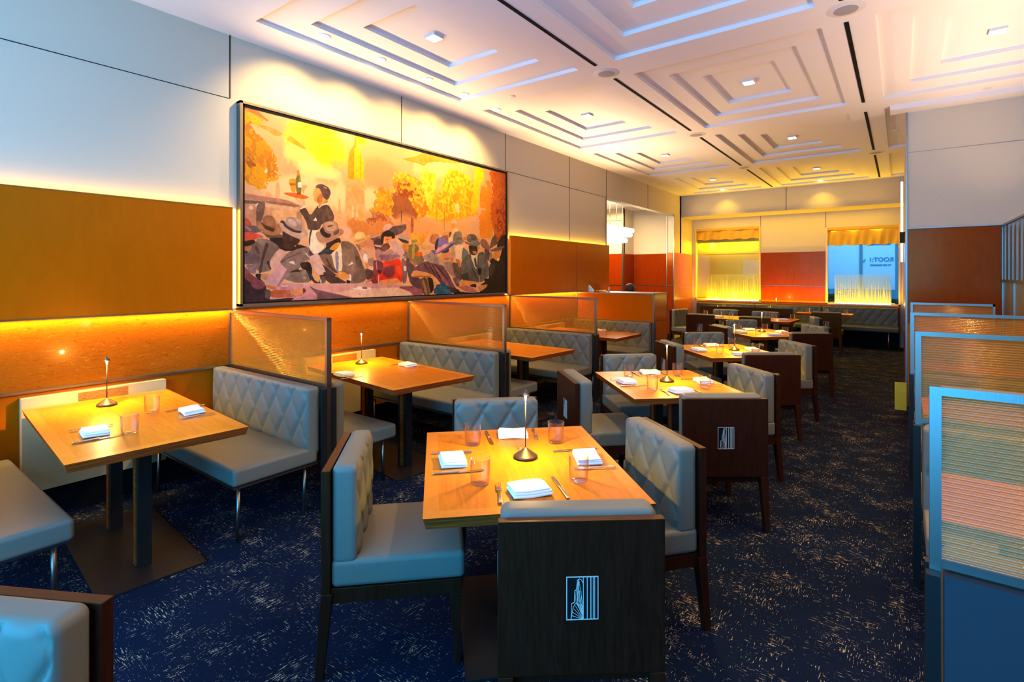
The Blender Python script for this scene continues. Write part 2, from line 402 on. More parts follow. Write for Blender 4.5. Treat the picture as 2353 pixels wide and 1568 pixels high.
# yellow fill lights added under the beam for the far wall and ceiling
area('far_beam_fill', (-2.2, 13.75, 3.04), (0, 0, 0), 4.0, .25, 20, YG)
area('far_ceiling_wash', (-2.2, 13.2, 3.0), (R(215), 0, 0), 4.0, .06, 9, YG, 150)

# right hand block of wall facing the camera
wr = MB().box(XP, XR + .1, YP, Y1 + .16, 0, ZC + .2)
WR = struct('wall_right_end', wr, M['fabric'])
struct('red_panel', MB().box(XP + .01, .93, YP - .05, YP - .02, 1.0, 2.13).box(XP - .012, XP, 8.2, Y1, 0, 2.13), M['redlac'], WR, .002)
struct('panel_cap', MB().box(XP - .005, .95, YP - .06, YP, 2.13, 2.14).box(XP, 1.5, YP - .002, YP, 3.05, 3.056), M['metal'], WR)
struct('corner_post', MB().box(XP - .012, XP + .006, YP - .02, YP + .05, 0, ZC), M['metal'], WR)
struct('lower_panel', MB().box(XP + .01, .93, YP - .04, YP, 0, 1.0), M['lacquer'], WR)
area('cove_right', (.55, YP - .012, 2.12), (R(180), 0, 0), .8, .02, 8, (1, .85, .6))
struct('panel_step', MB().box(-.10, XR, YP - .24, YP, ZC - .05, ZC + .02), M['ceil'], CEIL)

# screen of metal fins along the right side
sc_ = empty('fin_screen', (.905, 6.2, 0)); tag(sc_, 'tall screen of upright metal fins above frosted panes right of the red panel', 'screen')
fr = MB()
for y in (5.0, 5.7, 6.4, 7.1, 7.82): fr.box(-.012, .012, y - 6.2 - .012, y - 6.2 + .012, 0, 1.52)
fr.box(-.02, .02, -1.2, 1.64, 1.50, 1.53).box(-.02, .02, -1.2, 1.64, 2.11, 2.13).box(-.02, .02, -1.2, 1.64, 0, .05)
fr.box(-.014, .014, 1.60, 1.64, 0, 2.13)
fr.build('frame', M['metal'], sc_)
for k in range(12):
    y = 1.53 - k * .235
    MB().box(-.006, .006, y - .06, y + .06, 1.53, 2.11).build('fin', M['metal'], sc_)
MB().box(-.004, .004, -1.2, 1.6, .05, 1.50).build('frosted_pane', M['frost'], sc_)

# ------------------------------------------------------------------ windows at the far wall
def window(idx, W, closed):
    w = empty('window_%d' % idx, ((W[0] + W[1]) / 2, Y1, W[2])); w['kind'] = 'structure'
    hw, hh = (W[1] - W[0]) / 2, W[3] - W[2]
    f = MB().box(-hw, -hw + .035, -.01, .14, 0, hh).box(hw - .035, hw, -.01, .14, 0, hh).box(-hw, hw, -.01, .14, 0, .03)
    struct('window_frame', f, M['ynich'] , w)
    va = MB(); nx = 60; P = []; F = []
    z1, z0 = hh, hh - (.30 if closed else .42)
    for j in range(9):
        for i in range(nx + 1):
            x = -hw + .035 + (2 * hw - .07) * i / nx; t = j / 8
            y = .03 + .022 * math.sin(i * .9 + 2.4 * t) * t + .018 * math.sin(i * .31 + 5 * t)
            P.append((x, y, z1 + (z0 - z1) * t + .012 * math.sin(i * .5) * t))
    for j in range(8):
        for i in range(nx): a = j * (nx + 1) + i; F.append((a, a + 1, a + nx + 2, a + nx + 1))
    va.add(P, F, 0, True); va.box(-hw + .03, hw - .03, 0, .10, hh - .06, hh)
    struct('valance', va, M['yfab'], w)
    if closed:
        struct('closed_blind', MB().box(-hw, hw, .13, .16, 0, hh).box(-hw, hw, .125, .13, 1.20, 1.204).box(-hw, -hw + .32, .12, .13, .0, .62), M['ynich'], w)
    struct('pane', MB().box(-hw + .03, hw - .03, .10, .106, .03, hh), M['pane'], w)
    return w
window(1, W1, True); window(2, W2, False)
area('window_glow_1', (-3.6, Y1 + .05, 2.45), (R(-12), 0, 0), 1.4, .05, 60, YG)
area('window_glow_2', (-.7, Y1 + .05, 2.60), (0, 0, 0), 1.2, .05, 3, YG)
random.seed(5)
def etched_screen(x0, x1, label, group):
    s = empty('etched_glass_screen', (x0, Y1 - .06, .90)); tag(s, label, 'glass screen', group)
    w = x1 - x0
    MB().box(0, w, -.004, .004, .03, .69).build('glass_sheet', M['frost'], s)
    t = MB(); x = .03
    while x < w - .03:
        ww = random.uniform(.008, .022); lean = random.uniform(-.02, .02); hgt = random.uniform(.45, .65); x1_ = x
        pts = 7
        for k in range(pts):
            za, zb = .03 + hgt * k / pts, .03 + hgt * (k + 1) / pts
            xa, xb = x1_ + lean * k / pts, x1_ + lean * (k + 1) / pts
            wa = ww * (1 - .5 * k / pts); wb_ = ww * (1 - .5 * (k + 1) / pts)
            t.add([(xa, -.007, za), (xa + wa, -.007, za), (xb + wb_, -.007, zb), (xb, -.007, zb)], [(0, 1, 2, 3)])
        x += ww + random.uniform(.004, .035)
    t.build('etched_trees', M['etch'], s)
    MB().box(0, w, -.02, .02, 0, .03).build('lit_base', M['metal'], s)
    b = MB(); n = int(w / .05)
    for k in range(n):
        b.soft((.025 + k * .05, -.006, .036), (.016, .008, .010), .007, (1, 1, 1))
    b.build('led_row', mat('lit_led_row', (1, .9, .4), emit=(1, .85, .25), es=14), s)['kind'] = 'stuff'
    area('screen_led', ((x0 + x1) / 2, Y1 - .075, .945), (R(172), 0, 0), w, .02, 4.5 * w, (1, .82, .10))
etched_screen(-4.10, -2.82, 'lit etched glass screen in front of the closed golden window on the left', 'etched glass screens')
etched_screen(-1.22, -.16, 'lit etched glass screen in front of the blue street window', 'etched glass screens')

# outside the right window
bn = empty('street_banner', (-.75, 16.6, 0)); tag(bn, 'pale blue banner with mirrored lettering hung outside the far window', 'banner')
MB().box(-.95, -.12, 0, .02, 1.2, 2.58).box(-.06, .64, 0, .02, 1.2, 2.60).build('sheet', M['banner'], bn)
MB().box(-.125, -.055, -.03, .02, 0, 3.2).box(-1.5, 1.3, -.03, .02, 2.68, 2.80).box(-1.02, -.96, -.03, .02, 0, 3.2).box(.66, .70, -.03, .02, 0, 3.2).build('frame', mat('rusty_frame', (.10, .05, .04), .7), bn)
def text(s, size, x, z, par, name='lettering', m='ink'):
    c = bpy.data.curves.new('t', 'FONT'); c.body = s; c.size = size; c.extrude = .002; c.offset = .004; c.align_x = 'CENTER'
    o = bpy.data.objects.new('t', c); COL.objects.link(o)
    dg = bpy.context.evaluated_depsgraph_get(); me = bpy.data.meshes.new_from_object(o.evaluated_get(dg))
    bpy.data.objects.remove(o)
    me.transform(Matrix.Rotation(R(90), 4, 'X')); me.transform(Matrix.Scale(-1, 4, (1, 0, 0))); me.flip_normals()
    me.transform(Matrix.Translation((x, -.012, z))); me.materials.clear(); me.materials.append(M[m])
    # one part per word: cut the line at its wide gaps
    bm = bmesh.new(); bm.from_mesh(me); fs = sorted(bm.faces, key=lambda f: min(v.co.x for v in f.verts)); groups = []; right = -9e9
    for f in fs:
        a = min(v.co.x for v in f.verts); b = max(v.co.x for v in f.verts)
        if a - right > size * .16: groups.append([])
        groups[-1].append(f.index); right = max(right, b)
    for g in groups:
        b2 = bm.copy(); b2.faces.ensure_lookup_table(); keep = set(g)
        bmesh.ops.delete(b2, geom=[f for f in b2.faces if f.index not in keep], context='FACES')
        m2 = bpy.data.meshes.new(name); b2.to_mesh(m2); b2.free(); m2.materials.append(M[m])
        o = bpy.data.objects.new(name, m2); COL.objects.link(o); o.parent = par
    bm.free()
text('ROOT:1', .15, .345, 1.93, bn); text('Reclamation, Fine Selections', .045, .30, 2.36, bn); text('Be Life Sustainable', .06, .33, 1.82, bn)
lf = MB(); lf.add([(-.04, -.034, 1.90), (.0, -.034, 1.94), (.02, -.034, 2.0), (-.02, -.034, 1.98), (-.05, -.034, 1.94)], [(0, 1, 2, 3, 4)]); lf.build('leaf_mark', M['ink'], bn)
bu = MB(); random.seed(3)
for k in range(60):
    a = random.uniform(0, 6.28); r = random.uniform(0, .35)
    bu.soft((r * math.cos(a), .1 * math.sin(a), .75 + .45 * random.random() * (1 - r)), (.09, .09, .06), .05, (1, 1, 1))
bu.tube((0, 0, 0), (0, 0, .9), .03)
o = bu.build('street_bush', M['foliage'], loc=(-1.30, 16.1, 0)); tag(o, 'dark green bush outside the far window, left of the banner lettering', 'bush')
struct('street_ground', MB().box(-4, 3, Y1 + .3, 18, -.1, 0), M['outside']); struct('street_backdrop', MB().box(-4, 3, 17.9, 18, 0, 4), M['outside'])

# ------------------------------------------------------------------ the mural
#@MURAL@
MURAL = """B ffdca0 0.9 0.3|364,365 319,95
B f2a47c 0.85 0.4|168,22 127,69
B d8c4a0 0.7 0.3|183,-3 22,13
B ffd21a 0.95 0.55|406,108 189,162
B ffe680 0.8 0.6|283,188 106,75
B ffe28a 0.8 0.5|567,18 86,49
B ffe59a 0.8 0.6|397,244 160,62
B ffcf00 0.8 0.5|419,128 65,85
B ffd400 0.8 0.3|314,6 33,26
B f79a62 0.9 0.35|794,197 190,116
B dfae7c 0.85 0.4|821,12 225,77
B ffd9a0 0.85 0.3|718,362 109,88
B f6cd8c 0.8 0.5|1255,94 218,70
B d8b888 0.6 0.4|1800,-19 108,51
P cf7038 -|-13,-15 44,-10 89,21 121,41 106,44 54,26 -13,12
P ee8c3c -|47,69 95,68 139,72 194,85 168,105 146,106 114,92 75,80
P f5a018 -|213,99 232,89 263,106 319,140 302,143 228,122 211,114
P f0a40c c87812|-16,13 27,19 71,29 95,47 71,63 44,73 41,105 61,132 103,141 139,183 153,245 168,282 153,327 117,332 106,369 89,382 27,366 -16,356
P ffb40c f09a10|-7,21 61,24 95,47 44,70 -3,64
P b06418 d08418|-10,192 20,213 54,241 37,286 20,275 -10,246
P ffe0b0 -|92,294 106,274 114,283 106,302
B f0b090 0.9 0.4|0,380 30,24
P f39022 -|948,75 1052,46 1128,7 1221,0 1291,-26 1527,-15 1519,5 1376,27 1263,37 1168,59 1141,93 1102,80 1002,79
P ffc60e ffd93a|1102,157 1154,110 1242,116 1255,204 1221,278 1276,398 1168,433 1116,316
P ffa70c ffc81a|1304,147 1347,99 1421,51 1512,78 1591,103 1640,173 1689,332 1512,397 1362,426 1221,438 1208,280 1291,220
P ffd98a -|1421,306 1473,290 1473,369 1435,346
P ffd000 -|1631,21 1656,-3 1706,-8 1740,36 1723,117 1681,145 1672,328 1575,332 1623,175
P f08c14 -|1698,143 1757,132 1766,296 1685,305
P f59a22 f08018|1757,56 1845,145 1845,522 1672,532 1689,321 1766,302
P e87412 c85010|1791,11 1845,-21 2021,-27 2021,536 1872,543 1809,320 1845,174 1836,118
P a84418 d06018|1845,305 2021,74 2021,536 1872,543
P e08c1c ffbe22|878,229 925,176 1002,150 1077,181 1128,207 1168,334 1168,374 1116,437 1002,461 895,452 872,367 907,299
P a05018 e8a020|907,225 978,196 1064,231 1102,293 1052,319 966,291 907,308
P f4ae16 d07c20|756,309 788,287 866,267 898,318 878,435 794,479 718,472 718,406 756,375
P aa5c34 94502c|907,299 978,290 1039,348 1102,429 884,467 872,367
P b5633a c4744a|687,475 751,416 872,440 895,580 687,592
B ee9a5c 0.85 0.3|1090,488 286,82
B f3a860 0.8 0.3|1398,475 233,77
B d07a4c 0.7 0.3|849,529 105,63
P e08a5a -|969,436 1027,440 1033,572 984,575
P a8542c -|1027,416 1052,443 1046,571 1027,573
P b87028 -|1320,307 1325,307 1326,495 1320,496
P c07828 -|1475,290 1479,289 1481,405 1475,406
P 3a2a20 -|947,396 954,396 954,489 948,489
B ffcc18 0.95 0.1|653,25 44,33
H f59608 -|612,17 620,4 628,13 618,64 609,83 605,559 560,562 567,164 574,114 585,87 605,67
H ffc408 -|624,10 633,62 650,83 658,119 673,137 676,554 605,559 607,141 610,82 618,64
H e8a020 -|647,92 651,91 653,389 648,390
B f4b070 0.85 0.15|618,410 77,154
P f2a868 -|553,333 562,248 607,258 657,234 678,317 679,473 553,484
P f8c890 -|592,413 602,403 605,471 592,472
P f8c890 -|622,427 632,422 635,477 622,478
P efa76a -|153,352 164,327 174,356 175,414 150,417
P efa76a -|101,398 115,384 131,402 131,412 101,412
P efa76a -|505,406 513,365 521,404 527,484 500,486
P e08c4a d47c3c|576,494 631,473 697,496 797,475 880,481 848,522 697,589 540,582 540,543
B f8bc9a 0.9 0.3|558,561 55,47
B d08060 0.85 0.3|722,603 80,66
B e0a080 0.8 0.2|727,668 54,37
B d89060 0.7 0.2|956,514 90,60
P dc9a70 -|-17,417 67,416 195,418 288,436 307,452 307,578 -17,600
P c07e64 -|-13,410 61,414 205,417 283,438 271,445 114,443 95,443 -13,436
P 685048 -|-14,443 91,440 87,453 -14,461
P 96684e -|100,434 280,436 277,450 104,446
P cb8a6a -|-13,462 57,461 57,555 -13,531
P 75584e -|57,458 104,433 91,515 70,564 57,561
P eab088 -|100,448 269,452 269,470 100,467
P efb276 -|128,471 269,470 265,528 145,534
P b07a50 -|262,471 292,475 292,529 265,528
B eccdb0 1 0.05|33,476 14,13
P f0e0d0 -|50,462 67,450 69,453 54,467
P c24a38 -|-16,523 21,531 34,554 32,566 -16,567
P 75585c -|-16,564 67,559 83,593 -16,599
P a08078 -|-2,566 18,568 37,586 24,590
P 74503e -|77,583 195,596 191,617 117,621
P 2c1c20 -|117,615 195,610 202,631 315,647 331,661 210,680 173,667 132,641
P 986444 -|85,546 91,515 111,505 138,507 153,530 156,557 145,585 100,571 80,556
P ac7450 -|104,517 138,510 151,533 132,559 108,551
P 5a3a2a -|80,540 100,555 147,568 151,587 108,578 80,556
P ba7c52 -|64,534 80,546 104,578 145,587 156,543 170,542 184,573 173,594 145,602 108,600 70,577 61,555
P 4a2e28 -|188,569 284,612 277,634 254,653 224,674 195,663 188,617
P d08830 -|245,648 262,644 258,654
P a8887c -|202,526 210,503 254,502 292,514 294,561 284,582 254,576 210,550
P d4ac9c -|217,519 232,511 262,528 262,551 224,540
P c4a094 -|250,504 288,515 288,543 269,531
P 382826 -|173,528 195,523 211,548 262,571 292,569 286,583 246,580 195,558
P caa292 -|168,539 188,537 199,557 246,582 292,583 297,546 313,564 328,592 284,615 232,599 188,576
P 7c645a -|47,639 100,619 132,631 177,660 145,699 125,731 135,775 77,789 24,733 -16,730 -16,668
P 8e766a -|54,625 100,619 117,642 104,663 74,651
P 4a3430 -|104,633 121,649 94,714 83,789 67,789 85,704
P 54403a -|57,652 77,691 67,701 50,669
P 3a2a30 -|104,731 125,727 132,771 125,773
P c07a52 -|-16,663 39,656 26,690 -8,686
P 3a2420 -|-9,678 24,688 8,697 -8,691
P 6c565a -|-16,701 24,693 77,705 80,732 57,740 5,751 -16,740
P 8c6c6a -|5,748 61,750 54,796 24,785
P e8563c -|-16,598 41,593 100,612 67,622 24,636 -16,644
P 2a1614 -|-16,644 47,627 54,639 24,660 -16,664
P e2ae9a -|121,731 163,670 195,676 219,679 181,717 160,748 138,775 125,755
P 8c7268 -|173,729 217,683 280,659 326,650 360,674 342,718 292,731 280,765 243,785 210,774 181,747
P 7a6a60 -|191,816 217,792 269,784 292,765 339,799 342,837 269,840 224,829
P 94786c -|195,754 246,778 224,799 195,816 173,806
P 3a2c2c -|224,781 269,766 292,781 232,788
H f2e2d2 -|217,734 245,725 257,746
P 6a524c -|173,729 195,718 269,685 307,676 217,714 191,736
P 5a4650 -|331,657 358,674 370,696 351,711 331,690
P 30262a -|280,734 335,726 351,770 346,841 427,844 432,792 379,803 354,788 342,839 319,777 288,765
H d9a2a2 -|177,739 211,771 156,858 95,833
P 9c6c70 -|211,771 236,764 173,854 156,858
P ca8a62 -|72,797 100,790 128,794 100,827 80,812
P 2a1c22 -|54,792 83,792 77,816 91,829 54,809
P d07a58 -|100,843 145,854 173,865 160,875 104,860
P d79b98 -|168,840 308,844 471,846 697,843 1012,864 1088,906 1081,941 613,937 126,942
P f0c2aa -|604,881 956,872 1023,900 1052,931 631,931 480,898 540,888
P 6c4c5c -|324,850 371,875 480,900 622,933 471,939 376,942 376,902
P cd8d93 -|173,839 307,846 379,900 373,937 235,935 195,910 173,854
P b87c88 -|292,909 376,902 370,937 235,933
P f0c8c0 -|181,849 221,850 206,858 181,856
P 32202c -|-16,747 8,764 44,806 91,827 108,860 100,921 254,913 224,936 -20,946 -20,805
P 8c4c52 -|-16,750 8,766 44,809 91,829 104,857 57,855 12,822 -16,792
P 7c4450 -|24,839 67,833 100,860 57,872
P c4643f -|128,870 228,876 254,866 303,863 316,882 292,904 262,909 126,912
P de8c62 -|243,868 269,862 303,864 316,882 288,903 246,906
P 5a3028 -|296,867 313,871 315,886 297,896
P 5c4c4a -|100,867 128,871 125,918 100,914
P b89080 -|228,873 243,873 245,905 232,903
P 8c7c74 -|292,784 303,774 315,788 317,817 303,835 290,813
P e0a040 -|296,808 315,808 314,817 297,817
P f0dcd0 -|301,835 305,835 305,861 301,860
P eecfae -|323,562 354,559 339,594 331,661 325,596
P f9eacf -|330,562 355,556 388,557 367,582 382,621 427,643 386,682 358,691 331,657
P 4a3434 -|336,565 352,559 340,590 335,657 329,624
P 594038 -|274,462 309,440 339,490 374,435 442,411 478,466 478,506 411,519 386,559 326,563 319,527 297,489
P 4c3630 -|275,462 307,443 331,475 339,496 323,515 296,489
P 6a4c40 -|427,417 474,465 470,503 448,505
P f4e8da -|382,448 386,425 411,407 442,408 440,415 407,425
P f8ecdc -|279,455 307,436 316,444 283,459
H f4ece0 -|369,491 379,511 355,511
P 2c2020 -|375,432 385,433 385,448 378,447
P d08838 -|385,412 436,387 445,405 406,417 385,443
P e2a352 -|372,319 362,346 352,374 360,381 358,407 381,416 402,417 436,394 438,336 406,311
P b87438 -|397,360 414,370 406,410 385,416 372,398
P 69494a -|374,319 406,308 449,324 460,352 449,383 436,392 414,382 397,341 385,333 371,337
P d0a890 -|410,320 432,324 436,336 419,328
P e9b182 -|247,398 263,415 283,438 307,441 314,427 305,406 283,401 275,413 259,397
P f09218 -|222,313 240,305 259,304 259,374 236,375 228,345 222,335
P b85818 -|224,331 259,328 257,337 228,342
P 74723c -|265,258 277,257 279,282 289,307 289,378 262,379 255,315 263,289
H e88222 -|265,258 277,257 278,282 264,286
H f8ecd8 -|268,321 289,318 289,345 270,347
P e8841c -|279,294 289,307 289,318 279,319
P f2a468 -|291,331 328,329 308,350 302,373 295,373
P db6618 -|192,383 267,375 337,389 307,403 263,403 205,393
P 8a4a18 -|263,375 283,368 291,382 267,386
P 2e2024 -|429,626 514,589 523,614 505,653 450,691 382,688 433,649
P 28384a -|382,684 441,652 480,662 429,690 388,695
P 7e6252 -|388,691 463,680 484,761 501,772 516,611 567,608 613,629 640,672 660,727 690,779 693,823 660,845 576,848 572,799 540,783 488,791 429,754 404,717
P 54403a -|425,690 480,768 505,791 454,769
P 8c6e5c -|567,612 613,672 617,767 558,783 540,729 527,652
P 5c463e -|613,676 660,711 669,767 622,751
P 6a5248 -|599,783 678,766 688,819 650,843 599,842
P 443432 -|400,732 429,754 488,793 523,822 572,845 429,845
P f7dfb6 -|461,681 488,659 517,612 528,660 532,775 501,780 484,761
P 8c82a2 -|486,679 497,664 509,680 506,780 494,780 488,730
P 725848 -|523,610 576,611 604,645 558,655
P ea9434 -|448,658 480,625 516,615 514,635 492,662 463,662
H f8e8d4 -|564,747 594,722 604,734
P f2eae2 -|571,792 589,798 589,831 573,833
P 241c20 -|558,826 585,830 581,848 558,845
P ea9a4a -|484,808 501,782 540,779 580,803 577,821 523,824 505,810
P b8703a -|488,799 505,791 501,810
P a87860 -|416,519 437,505 492,504 510,538 506,565 471,596 420,595 391,573 404,546
P cb9b80 -|420,518 441,508 488,507 501,538 471,560 433,559
P 6a4a40 -|437,532 471,522 471,531 441,540
P 30242c -|390,558 413,538 426,570 465,575 450,597 412,594
P 6a4c48 -|471,568 510,542 523,548 488,585
P b98569 -|367,578 388,562 413,597 466,599 505,573 514,540 543,546 536,571 497,597 441,625 404,625 380,611
H e9bbb0 -|331,703 379,680 429,781 379,798
P f8f0f0 -|309,683 315,683 331,703 329,706
P e2a26a -|348,776 379,788 398,810 388,840 364,826 352,806
P f0e8e0 -|392,813 405,833 403,844 398,840
P 5c4c48 -|399,799 427,806 427,844 405,841
P da8a52 -|636,616 690,601 690,621 674,642 650,639
P a87060 -|613,621 650,624 650,643 678,654 688,686 650,671 631,644
P d2a28a -|640,648 678,650 703,677 697,728 669,723
P f7e6d4 -|668,678 695,672 701,724 674,723
P da8a52 -|678,727 702,730 714,770 693,779
P 5c4246 -|683,759 746,774 741,840 693,827 683,790
P a8807c -|697,706 746,692 746,746 707,746
P f0c8b0 -|702,750 746,754 746,774 712,766
P c87a60 -|678,843 722,815 727,827 707,843
P efb466 -|575,607 604,594 613,562 645,545 679,554 684,569 718,559 712,582 669,603 604,619
P f9ce8a -|610,594 615,562 645,547 679,556 680,578 640,592
P d49850 -|604,606 674,588 712,571 674,598 613,614
P b99a90 -|912,574 945,545 1000,554 1018,588 978,596
P 3a2a28 -|917,568 1012,584 1006,606 956,596
P d08848 -|956,596 1012,597 995,650 956,635
P 7c6064 -|967,634 1000,650 995,851 956,850 950,721
P f0d0c8 -|967,742 989,740 990,773 970,773
P 58383a -|736,587 797,575 807,666 787,683 752,651
P e0b8b0 -|746,619 802,622 802,633 752,629
P 5b4549 -|717,583 792,559 875,502 945,490 990,477 990,507 950,541 896,559 869,524 838,534 787,564 746,599 727,592
P e2aaa2 -|807,533 822,494 859,484 884,500 838,527
P caa29a -|718,580 792,555 875,501 881,505 792,564 727,584
P 6a3c30 -|801,616 848,601 867,630 817,663 794,658
P e28a4a -|816,557 877,553 872,592 846,606 821,594
P 2c1c1e -|796,550 848,523 896,540 903,571 880,578 872,560 848,568 817,565 812,616 791,611
P b02818 -|831,581 855,578 844,590
P 8c3a3c -|736,709 807,715 804,765 781,848 722,848 741,766
P e23416 -|802,720 902,699 951,700 962,812 951,848 917,822 848,830 776,848 757,811 802,774
P 78303c -|812,755 899,735 899,801 848,818 807,790
P f2401c -|902,705 950,704 956,799 917,790
P b17d7d -|751,659 771,638 817,663 864,639 928,653 951,691 891,706 812,720 757,709
P 8c5c64 -|767,680 848,673 939,674 891,701 812,718
P daaeaa c89892|859,605 902,594 950,613 979,651 973,708 945,669 880,657
P ea9262 -|781,837 802,828 917,817 953,842 902,851 827,865 807,858
P 7c3c44 -|762,725 812,720 812,770 787,797 764,770
P 4c1820 -|765,770 804,768 787,796
P dcc0b8 -|776,794 782,794 778,865 771,864
P d8b8b8 -|760,717 764,717 768,770 763,766
P f3e0dc -|594,875 622,869 727,873 727,882 674,886 622,884
P 6c4448 -|660,869 697,869 697,880 664,879
P f8e8d8 -|629,864 660,867 662,881 631,878
P 403038 -|638,907 652,907 650,911 640,911
P 8c5258 -|917,872 1000,867 1129,871 1129,943 1058,934 1012,900
P 9c5c68 -|1012,881 1097,875 1127,896 1127,929 1059,931 1022,902
P e2a46c -|1102,594 1215,602 1250,626 1108,636
P e39c5a -|1180,587 1198,518 1370,498 1459,496 1682,514 1697,560 1333,588
P b9714a -|1186,586 1199,533 1275,519 1279,582 1250,600
P a56848 -|1294,533 1370,522 1361,582 1303,580
P bb7448 -|1505,529 1661,523 1689,547 1524,554
P f6c88c -|1276,513 1285,513 1297,580 1285,582
P ea9a38 -|1097,533 1184,504 1155,571 1081,624 1049,636 1086,579
P e2a22e -|1025,570 1027,538 1059,518 1098,537 1092,574 1049,594
P 8c7248 -|991,616 1059,593 1102,624 1081,657 1127,664 1122,714 1070,741 994,704
P ea6a18 -|1054,653 1119,648 1129,672 1059,679
P b09e4c -|1042,598 1062,596 1057,695 1032,696
P 9c8c44 -|1027,578 1081,569 1086,587 1038,598
P e88c20 -|991,612 1012,615 1001,660 985,648
P 5d4149 -|991,685 1038,708 1070,746 1033,788 1124,830 1124,896 1027,866 991,761
P b8744c -|1006,702 1049,715 1073,743 1062,748
P 7c6450 -|1075,698 1130,672 1141,713 1075,743
P f3bd80 -|1376,435 1395,410 1427,406 1453,435 1433,441
P e9a252 -|1386,443 1428,440 1427,467 1395,477
P f3cc94 -|1367,511 1433,460 1469,487 1421,497 1411,561 1361,578
P 7a4a30 -|1369,507 1395,495 1389,519 1370,544
P 827262 -|1413,506 1478,487 1499,507 1499,543 1526,552 1498,580 1433,593 1405,575
P 5c4c44 -|1446,537 1498,532 1499,546 1449,553
P 6c7272 -|1505,597 1565,631 1568,659 1491,692 1485,643
P 5a4840 -|1395,708 1485,720 1505,837 1440,823 1389,779
H f3caa2 -|1388,616 1421,592 1478,583 1514,590 1499,638 1492,685 1433,691 1395,678
H c89a7a -|1388,616 1422,592 1434,691 1395,678
P ca7a4a -|1378,678 1414,678 1409,718 1386,709
P ba6a3a -|1432,685 1473,690 1486,729 1473,751 1440,708
P 5a5654 -|1488,693 1575,645 1592,653 1647,769 1665,637 1740,622 1795,729 1807,796 1733,853 1524,851 1491,819
P 686462 -|1524,696 1578,672 1626,759 1578,750
P 2c2828 -|1565,686 1605,741 1669,825 1647,820
P 6a6664 -|1669,655 1733,644 1762,748 1689,749
P 3c3838 -|1491,792 1565,778 1578,838 1498,824
P ead2aa -|1584,654 1663,643 1663,740 1642,759
P 404c5c -|1623,677 1647,671 1663,742 1640,743
P 3c2820 -|1565,579 1669,583 1665,637 1626,659 1578,647
P b27a4a -|1605,626 1655,622 1654,643 1619,645
P c88850 -|1661,590 1689,584 1689,608 1665,619
P 5a504c -|1550,554 1554,517 1578,504 1640,502 1665,543 1626,566 1571,563
P 7c726a -|1558,517 1585,506 1599,538 1565,544
P 6c7a86 -|1581,549 1663,547 1665,568 1605,569
P 6e6662 -|1523,556 1565,567 1626,570 1672,542 1698,566 1669,588 1592,585 1531,574
P 8c7672 a08884|1127,689 1158,654 1232,647 1276,681 1291,732 1215,727 1158,713
P da9258 -|1274,650 1309,684 1339,718 1333,757 1276,723
P 8898a8 -|1315,705 1337,709 1333,757 1316,745
P a27a78 -|1327,705 1395,704 1417,788 1449,824 1383,801 1333,753
P 6c4652 -|1041,776 1075,740 1158,705 1226,724 1312,732 1370,797 1395,841 1449,904 1358,884 1297,868 1250,818 1180,788 1081,768
P 94646a -|1175,721 1226,733 1333,819 1370,876 1333,862 1250,788
P 38222e -|1198,725 1209,724 1297,822 1291,831
P 38222e -|1238,728 1250,728 1358,831 1352,836
P 38222e -|1130,722 1139,720 1180,767 1172,769
P 38222e -|1169,713 1178,713 1238,788 1226,788
P 7c5458 -|1395,814 1459,819 1498,841 1459,886 1433,868
P 27587a -|1238,864 1321,855 1389,889 1427,928 1221,932
P 34708c -|1274,869 1333,879 1370,919 1297,904
P 3c2c34 -|1333,875 1459,895 1498,932 1414,929
P 61493a -|1102,825 1158,807 1203,928 1130,933
P a27248 -|1119,830 1136,825 1172,927 1153,928
P 2c2020 -|1158,813 1215,816 1232,894 1198,925 1175,881
P 8a6444 -|1158,809 1169,807 1198,923 1186,925
P e29a5a -|1024,806 1049,770 1102,772 1215,792 1251,839 1250,878 1221,896 1233,852 1203,811 1070,813
P b06c3c -|1033,809 1102,801 1203,805 1198,813 1070,814
P da8a5a -|1285,652 1383,636 1388,677 1349,694 1309,681
P 40303c -|1297,624 1373,616 1361,644 1297,653
P a86848 -|1309,680 1370,682 1377,695 1333,701
P 7a6ab2 -|1238,592 1267,547 1309,538 1359,569 1367,597 1274,634 1238,635
P 3a2a40 -|1233,605 1250,561 1275,546 1261,591 1259,625 1237,636
P 5e5692 -|1201,633 1238,633 1274,641 1364,600 1389,571 1434,560 1409,598 1333,632 1250,661 1209,649
P e29aa2 -|1250,624 1350,579 1364,596 1274,643 1235,656
P 9c8cc8 -|1364,582 1389,567 1433,560 1395,584
P ba726a -|1440,879 1578,873 1679,923 1558,924
P ea9a52 -|1459,844 1485,833 1650,847 1655,863 1592,876 1472,874
P 728aa2 -|1438,838 1472,828 1481,841 1452,863
P 8c6250 -|1689,566 1704,529 1755,531 1799,575 1807,613 1733,602
P 694838 -|1798,603 1829,515 1887,480 1884,531 1918,549 1837,587
P 8c7c6a -|1777,691 1807,620 1831,631 1841,694
P 5c4038 -|1733,602 1807,613 1791,700 1762,677
P 1c1612 -|1837,699 1922,678 1962,567 2059,542 2059,948 1697,947 1686,872 1795,835 1795,729
P 3c3028 -|1795,729 1883,698 1837,787 1807,820
P e28a32 -|1837,642 1860,611 1923,607 1923,675 1883,691 1845,676
P 2a1e1c -|1799,695 1841,665 1887,693 1822,717
P f0d8b0 -|1891,668 1922,663 1922,682 1895,698
P 261a18 -|1883,578 1914,530 1946,489 2059,473 2059,603 1930,601
P 7c5a48 -|1790,615 1906,579 1998,570 1930,609 1829,622
P d28a5a -|1663,883 1726,871 1781,867 1762,893 1689,924
P 201818 -|1577,871 1647,861 1655,891 1599,885
P 282020 -|1665,750 1711,745 1708,787 1689,806 1669,787
